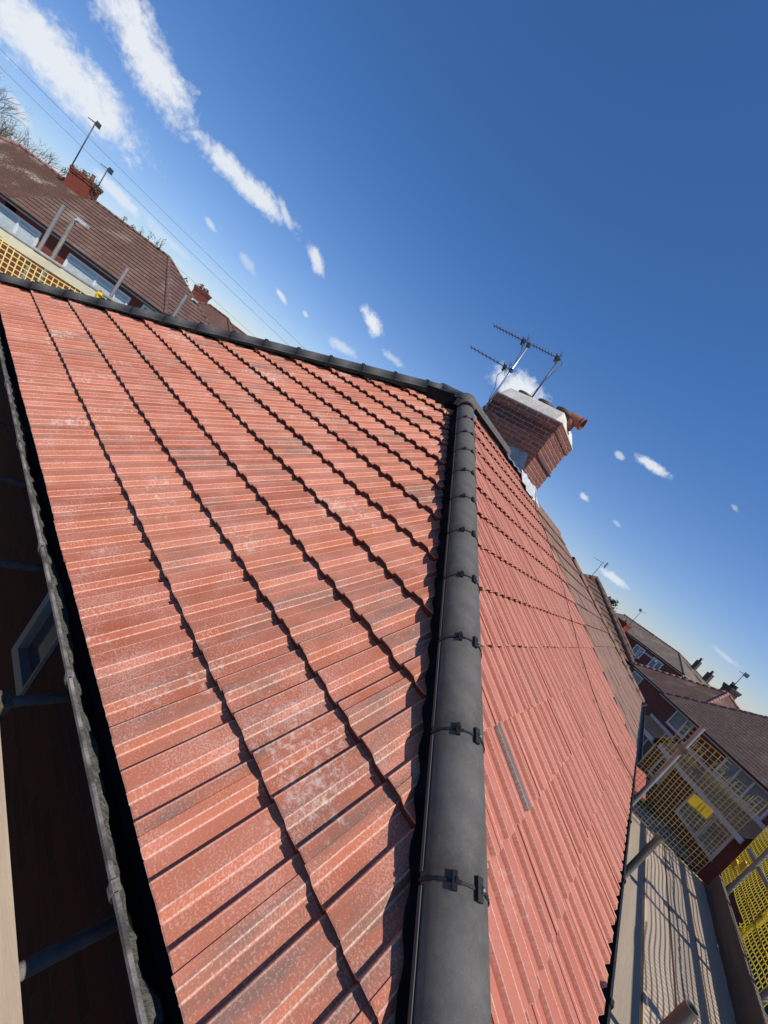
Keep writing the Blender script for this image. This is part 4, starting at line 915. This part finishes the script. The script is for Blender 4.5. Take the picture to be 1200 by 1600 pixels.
for z in (.30, .95):
    mb = MB(); mb.tube((-1.3, -1.175, z), (7.0, -1.175, z), .0242, 12); mb.build('guard_rail', M['steel'], s1)
for x in (.2, 1.5, 2.9, 4.2, 5.6, 6.55):
    mb = MB(); mb.tube((x, .42, DZ - .075), (x, -1.4, DZ - .075), .0242, 12); mb.build('transom', M['steel_dirty'], s1)
for y in (.08, -1.13):
    mb = MB(); mb.tube((-1.2, y, DZ - .125), (6.8, y, DZ - .125), .0242, 12); mb.build('ledger', M['steel_dirty'], s1)
mb = MB(); mb.tube((5.63, .12, .55), (5.63, -1.25, .55), .0242, 12); 
for (x, y, z) in ((5.6, .06, .86), (4.78, -1.15, .30), (4.78, -1.15, .95), (2.9, -1.15, .3)):
    mb = MB(); mb.obox((x, y, z), (.04, 0, 0), (0, .045, 0), (0, 0, .03)); mb.tube((x - .05, y - .03, z), (x + .05, y - .03, z), .014, 8); mb.build('coupler', M['coupler'], s1)

# ------------------------------------------------------------------ netting
def net(name, label, O, a, b, na, nb_, cell, wd, m, wav, parent=None, skip=None, group=None):
    """grid of flat strands: columns along b, rows along a"""
    O, a, b = V(O), V(a).normalized(), V(b).normalized(); nn = a.cross(b).normalized(); mb = MB()
    def P(i, j): return O + a * (i * cell) + b * (j * cell) + wav(i * cell, j * cell, a, b, nn)
    def seg(p, q, s_):
        mb.face([p - s_ * wd / 2, q - s_ * wd / 2, q + s_ * wd / 2, p + s_ * wd / 2])
        k = nn * .0022
        mb.face([p - s_ * wd / 2 + k, p + s_ * wd / 2 + k, q + s_ * wd / 2 + k, q - s_ * wd / 2 + k])
    for i in range(na + 1):
        for j in range(nb_):
            if skip and skip(i, j): continue
            seg(P(i, j), P(i, j + 1), a)
    for j in range(nb_ + 1):
        for i in range(na):
            if skip and skip(i, j): continue
            seg(P(i, j), P(i + 1, j), b)
    o = mb.build(name, m, parent, loc=O)
    if label: tag(o, label, 'netting', group)
    return o
w1 = lambda x, z, a, b, n: n * (.010 * math.sin(x * 2.1) + .006 * math.sin(x * 6.3 + z * 4)) + b * (.012 * math.sin(x * 2.3) + .005 * math.sin(x * 9)) + a * (.016 * math.sin(z * 5 + x * 1.4))
n1_ = net('debris_netting', 'bright yellow netting hung outside the guard rail at the lower right corner', (1.0, -1.235, -.24), (1, 0, 0), (0, 0, 1), 118, 24, .054, .0115, M['net'], w1,
    skip=lambda i, j: (j < 2 and (i % 37) > 20) or (j > 21 and (i % 23) > 15))
mb = MB()
for z, xa, xb in ((-.02, 2.0, 7.3), (.55, 2.0, 7.3)):
    mb = MB()
    for i in range(40):
        a, b = xa + (xb - xa) * i / 40, xa + (xb - xa) * (i + 1) / 40
        mb.obox(((a + b) / 2, -1.225 + .012 * math.sin(a * 5), z + .012 * math.sin(a * 3)), ((b - a) / 2, 0, .005), (0, .002, 0), (0, .0, .008))
    mb.build('hem', M['yellow'], n1_)
for (x, wdt) in ((5.95, .06), (5.05, .05), (3.4, .05)):
    mb = MB()
    for i in range(14):
        z = -.3 + .1 * i; mb.obox((x + .02 * math.sin(i * 1.7), -1.25 + .01 * math.sin(i), z), (wdt * (.8 + .3 * math.sin(i * 2.1)), 0, 0), (0, .006, 0), (0, 0, .046))
    mb.build('gathered_fold', M['net'], n1_)
for (x, z) in ((7.15, .02), (6.95, .12), (6.1, .6)):
    mb = MB(); mb.obox((x, -1.215, z), (.045, .01, .01), (0, .015, 0), (0, 0, .05)); mb.build('tag', M['yellow'], n1_)
w2 = lambda x, z, a, b, n: n * (.012 * math.sin(x * 4.1 + z * 3)) + b * (.008 * math.sin(x * 7)) + a * (.006 * math.sin(z * 6))
net('debris_netting', 'pale yellow netting closing the far end of the deck between pole and toe board', (6.42, .16, -.235), (0, -1, 0), (0, 0, 1), 22, 25, .046, .0062, M['net_pale'], w2,
    skip=lambda i, j: (j > 21 and i < 4) or (j > 18 and i in (9, 10)) or (j > 23 and i % 5 > 2))
net('debris_netting', 'ragged strip of pale netting sticking up above the far end rail', (6.5, .08, .70), (0, -1, 0), (0, 0, 1), 16, 5, .06, .0075, M['net_pale'], w2, skip=lambda i, j: (i > 8 and j > 2) or (i > 12 and j > 1 and i % 2))
mb = MB(); mb.tube((6.42, .3, -.235), (6.42, -1.0, -.235), .009, 8); tag(mb.build('cord', M['net_pale']), 'pale cord along the foot of the end netting', 'cord')
mb = MB()
for i in range(6):
    mb.obox((6.36 + .004 * math.sin(i), -.40 - .035 * i, .40), (0, .0, .003), (0, .018, 0), (.004, 0, .062))
tag(mb.build('warning_tag', M['yellow'], loc=(6.36, -.5, .4)), 'plain yellow plastic tag hanging on the end netting', 'tag')

# ------------------------------------------------------------------ scaffold below the hip end, where one stands
s2 = thing('scaffold', 'scaffold deck and bare transoms in deep shade below the gutter at the left edge', 'scaffold', (-.3, 3, GZ))
for i in range(5):
    x1_ = .445 - .232 * i; mb = MB(); mb.box((x1_ - .225, -.3, DZ - .038), (x1_, 3.6, DZ)); mb.build('scaffold_board', M['board_a'], s2)
    mb = MB(); mb.box((x1_ - .225, 3.61, DZ - .038), (x1_, 8.2, DZ)); mb.build('scaffold_board', M['board_a'], s2)
for y in (.45, 1.48, 2.455, 3.455, 4.5, 5.5, 6.6):
    mb = MB(); mb.tube((-.75, y, DZ - .066), (.745, y, DZ - .066), .0242, 12); mb.build('transom', M['steel'], s2)
for x in (.47, -.7):
    mb = MB(); mb.tube((x, .1, DZ - .115), (x, 7.6, DZ - .115), .0242, 12); mb.build('ledger', M['steel'], s2)
mb = MB(); mb.obox((.47, 2.455, DZ - .09), (.04, 0, 0), (0, .045, 0), (0, 0, .05)); mb.build('coupler', M['coupler'], s2)

# ------------------------------------------------------------------ scaffold beyond the far hip
s3 = thing('scaffold', 'scaffold with cream guard board and upright tubes beyond the far hip at the left', 'scaffold', (2, 8.9, GZ))
for i, (x, z) in enumerate(((.77, 1.56), (1.70, 1.38), (2.56, 1.60))):
    std(s3, x, 8.95, GZ, z, 'steel')
for x in (-1.2, 4.2): std(s3, x, 8.95, GZ, 1.2, 'steel')
mb = MB(); mb.tube((-2.5, 8.92, .885), (4.6, 8.92, .80), .0242, 12); mb.build('guard_rail', M['steel'], s3)
mb = MB(); mb.hexa([(-2.5, 8.86, .755), (1.62, 8.86, .695), (1.62, 8.9, .695), (-2.5, 8.9, .755), (-2.5, 8.86, .865), (1.62, 8.86, .80), (1.62, 8.9, .80), (-2.5, 8.9, .865)]); mb.build('guard_board', M['cream'], s3)
for i in range(4):
    y_ = 8.3 + .14 * i; mb = MB(); mb.box((-2, y_, DZ - .04), (5, y_ + .132, DZ)); mb.build('scaffold_board', M['board'], s3)
for x in (-1, 1.2, 3.4):
    mb = MB(); mb.tube((x, 8.0, DZ - .07), (x, 9.1, DZ - .07), .0242, 10); mb.build('transom', M['steel'], s3)
w3 = lambda x, z, a, b, n: n * (.03 * math.sin(x * 3) + .02 * math.sin(z * 5)) + b * (.018 * math.sin(x * 2.7)) + a * (.02 * math.sin(z * 4))
net('debris_netting', 'sunlit yellow netting below the cream board beyond the far hip', (-.6, 8.84, -.22), (1, 0, -.012), (0, 0, 1), 40, 15, .0655, .0125, M['net_light'], w3)
mb = MB(); rc = random.Random(3)
gr = [[V((1.52 + .05 * i + rc.uniform(-.015, .015), 8.82 + rc.uniform(-.03, .03), .74 - .028 * i + .035 * j * (1 - .1 * i) + rc.uniform(-.012, .012))) for j in range(5)] for i in range(8)]
for i in range(7):
    for j in range(4): mb.face([gr[i][j], gr[i + 1][j], gr[i + 1][j + 1], gr[i][j + 1]])
tag(mb.build('plastic_sheet', M['yellow']), 'crumpled yellow plastic sheet at the end of the cream board', 'sheet')
# street lamps
def lamp(label, P, h, d, arm=.7, r=.07):
    t_ = thing('street_lamp', label, 'street lamp', P); P = V(P); d = V(d).normalized()
    mb = MB(); mb.tube(P, P + V((0, 0, h)), r, 10, r * .7); mb.build('post', M['steel_dirty'], t_)
    q = P + V((0, 0, h)); mb = MB(); mb.tube(q - V((0, 0, .05)), q + d * arm * .4 + V((0, 0, .06)), r * .6, 8); mb.obox(q + d * arm * .75 + V((0, 0, .07)), d * arm * .45, d.cross(V((0, 0, 1))) * .11, V((0, 0, .05))); mb.build('lamp_head', M['white_paint'], t_)
lamp('grey street lamp post with pale flat head in front of the opposite roof', (2.7, 20.6, GZ), 6.78, (1, -.8, 0), .35, .09)
lamp('street lamp with white head among the far houses on the right', (33.0, 1.1, GZ), 6.35, (-.2, -1, 0), .8)
lamp('grey pole with green-topped head in front of the far brown roofs', (11.6, 33.4, GZ), 7.2, (.6, .4, 0), .5, .1)

# ------------------------------------------------------------------ trees
def bare_tree(label, P, h, seed, m='bark', depth=7, spread=.5):
    rg = random.Random(seed); t_ = thing('bare_tree', label, 'tree', P, 'bare trees'); P = V(P)
    tr = MB(); cr = MB()
    def grow(p, d, ln, r, k):
        q = p + d * ln; (tr if k < 2 else cr).tube(p, q, r, 5 if k > 2 else 8, r * .72, caps=False)
        if k >= depth: return
        for _ in range(3 if k > 0 else 4):
            nd = (d + V((rg.gauss(0, spread), rg.gauss(0, spread), rg.gauss(0, spread * .6) + .12))).normalized(); grow(p.lerp(q, rg.uniform(.55, 1)), nd, ln * rg.uniform(.6, .82), r * .55, k + 1)
    grow(P, V((0, 0, 1)), h * .32, h * .022, 0)
    tr.build('trunk', M[m], t_); cr.build('crown', M[m], t_)
bare_tree('tall bare winter tree behind the mossy roof at the left edge', (.6, 47, GZ), 11.8, 5)
bare_tree('second bare tree lower and nearer the chimney at the left edge', (2.4, 50, GZ), 12.6, 8)
def leafy(name, label, P, h, w_, seed, m='leaf', n=700, size=.18, cone=False, group=None):
    rg = random.Random(seed); t_ = thing(name, label, 'tree', P, group); P = V(P); tr = MB(); tr.tube(P, P + V((0, 0, h * .7)), h * .03, 7, h * .012); 
    for _ in range(5):
        a = P + V((0, 0, h * rg.uniform(.3, .6))); tr.tube(a, a + V((rg.uniform(-w_, w_) * .4, rg.uniform(-w_, w_) * .4, h * .2)), h * .012, 5, h * .004)
    tr.build('trunk', M['bark'], t_)
    cr = MB(); cl_ = 14
    for c in range(cl_):
        if cone: zf = .2 + .78 * c / cl_; rr = w_ * (1.02 - zf) * .8 + .1; cc_ = P + V((rg.uniform(-.1, .1) * w_, rg.uniform(-.1, .1) * w_, h * zf))
        else: zf = rg.uniform(.4, .9); rr = w_ * rg.uniform(.25, .45); cc_ = P + V((rg.gauss(0, .35) * w_, rg.gauss(0, .35) * w_, h * zf))
        leaves(cr, cc_, rr, n // cl_, size, rg)
    cr.build('crown', M[m], t_)
leafy('cypress', 'slim conical cypress pointing up between the far left roofs', (20.0, 56.0, GZ), 9.3, 1.6, 3, 'leaf', 900, .16, True)
for i, (P, h, w_) in enumerate((((24, 61, GZ), 8.6, 3.2), ((28, 60, GZ), 8.2, 3), ((33, 64, GZ), 8.4, 3.4), ((20, 66, GZ), 9.6, 3.6), ((38, 66, GZ), 8.9, 3), ((31, 55, GZ), 8.0, 2.4))):
    leafy('broadleaf_tree', ('dark tree beyond the far roofs behind the pale gable', 'rounded tree right of the pale gable', 'wide tree on the skyline left of the far red chimney', 'tall dark tree near the cypress tip', 'tree on the skyline nearest the far hip tiles', 'low bush tree before the skyline trees')[i], P, h, w_, 20 + i, 'leaf2' if i % 2 else 'leaf', 700, .22, group='trees beyond the far left roofs')
bare_tree('small bare tree on the skyline above the far hip tiles', (29.5, 50, GZ), 9.3, 21, depth=5)
leafy('broadleaf_tree', 'dark bush rising over the grey lichened roof', (62, 6.5, GZ), 10.2, 1.7, 41, 'leaf', 500, .2)
leafy('broadleaf_tree', 'tiny round treetop on the ridge of the grey roof', (62, 1.4, GZ), 9.4, 1.0, 42, 'leaf', 300, .15)

# ------------------------------------------------------------------ overhead wires
def wire(label, A, B, sag, r=.018):
    A, B = V(A), V(B); pts = [A.lerp(B, i / 24) - V((0, 0, sag * 4 * (i / 24) * (1 - i / 24))) for i in range(25)]
    mb = MB(); mb.path(pts, r, 5); tag(mb.build('overhead_wire', M['wire']), label, 'wire', 'overhead wires over the opposite roofs')
CP = V((-.30377, .86554, 1.49711))
wire('upper of the two long overhead wires over the opposite roofs', (-3, 70, 10.4), (50, 35, 3.6), .4, .017)
wire('lower of the two long overhead wires over the opposite roofs', (-3, 70, 9.2), (50, 35, 2.6), .4, .017)
wire('shortest overhead wire, ending by the far red chimney', (15, 52, 3.9), (45, 40, 1.5), .1, .014)
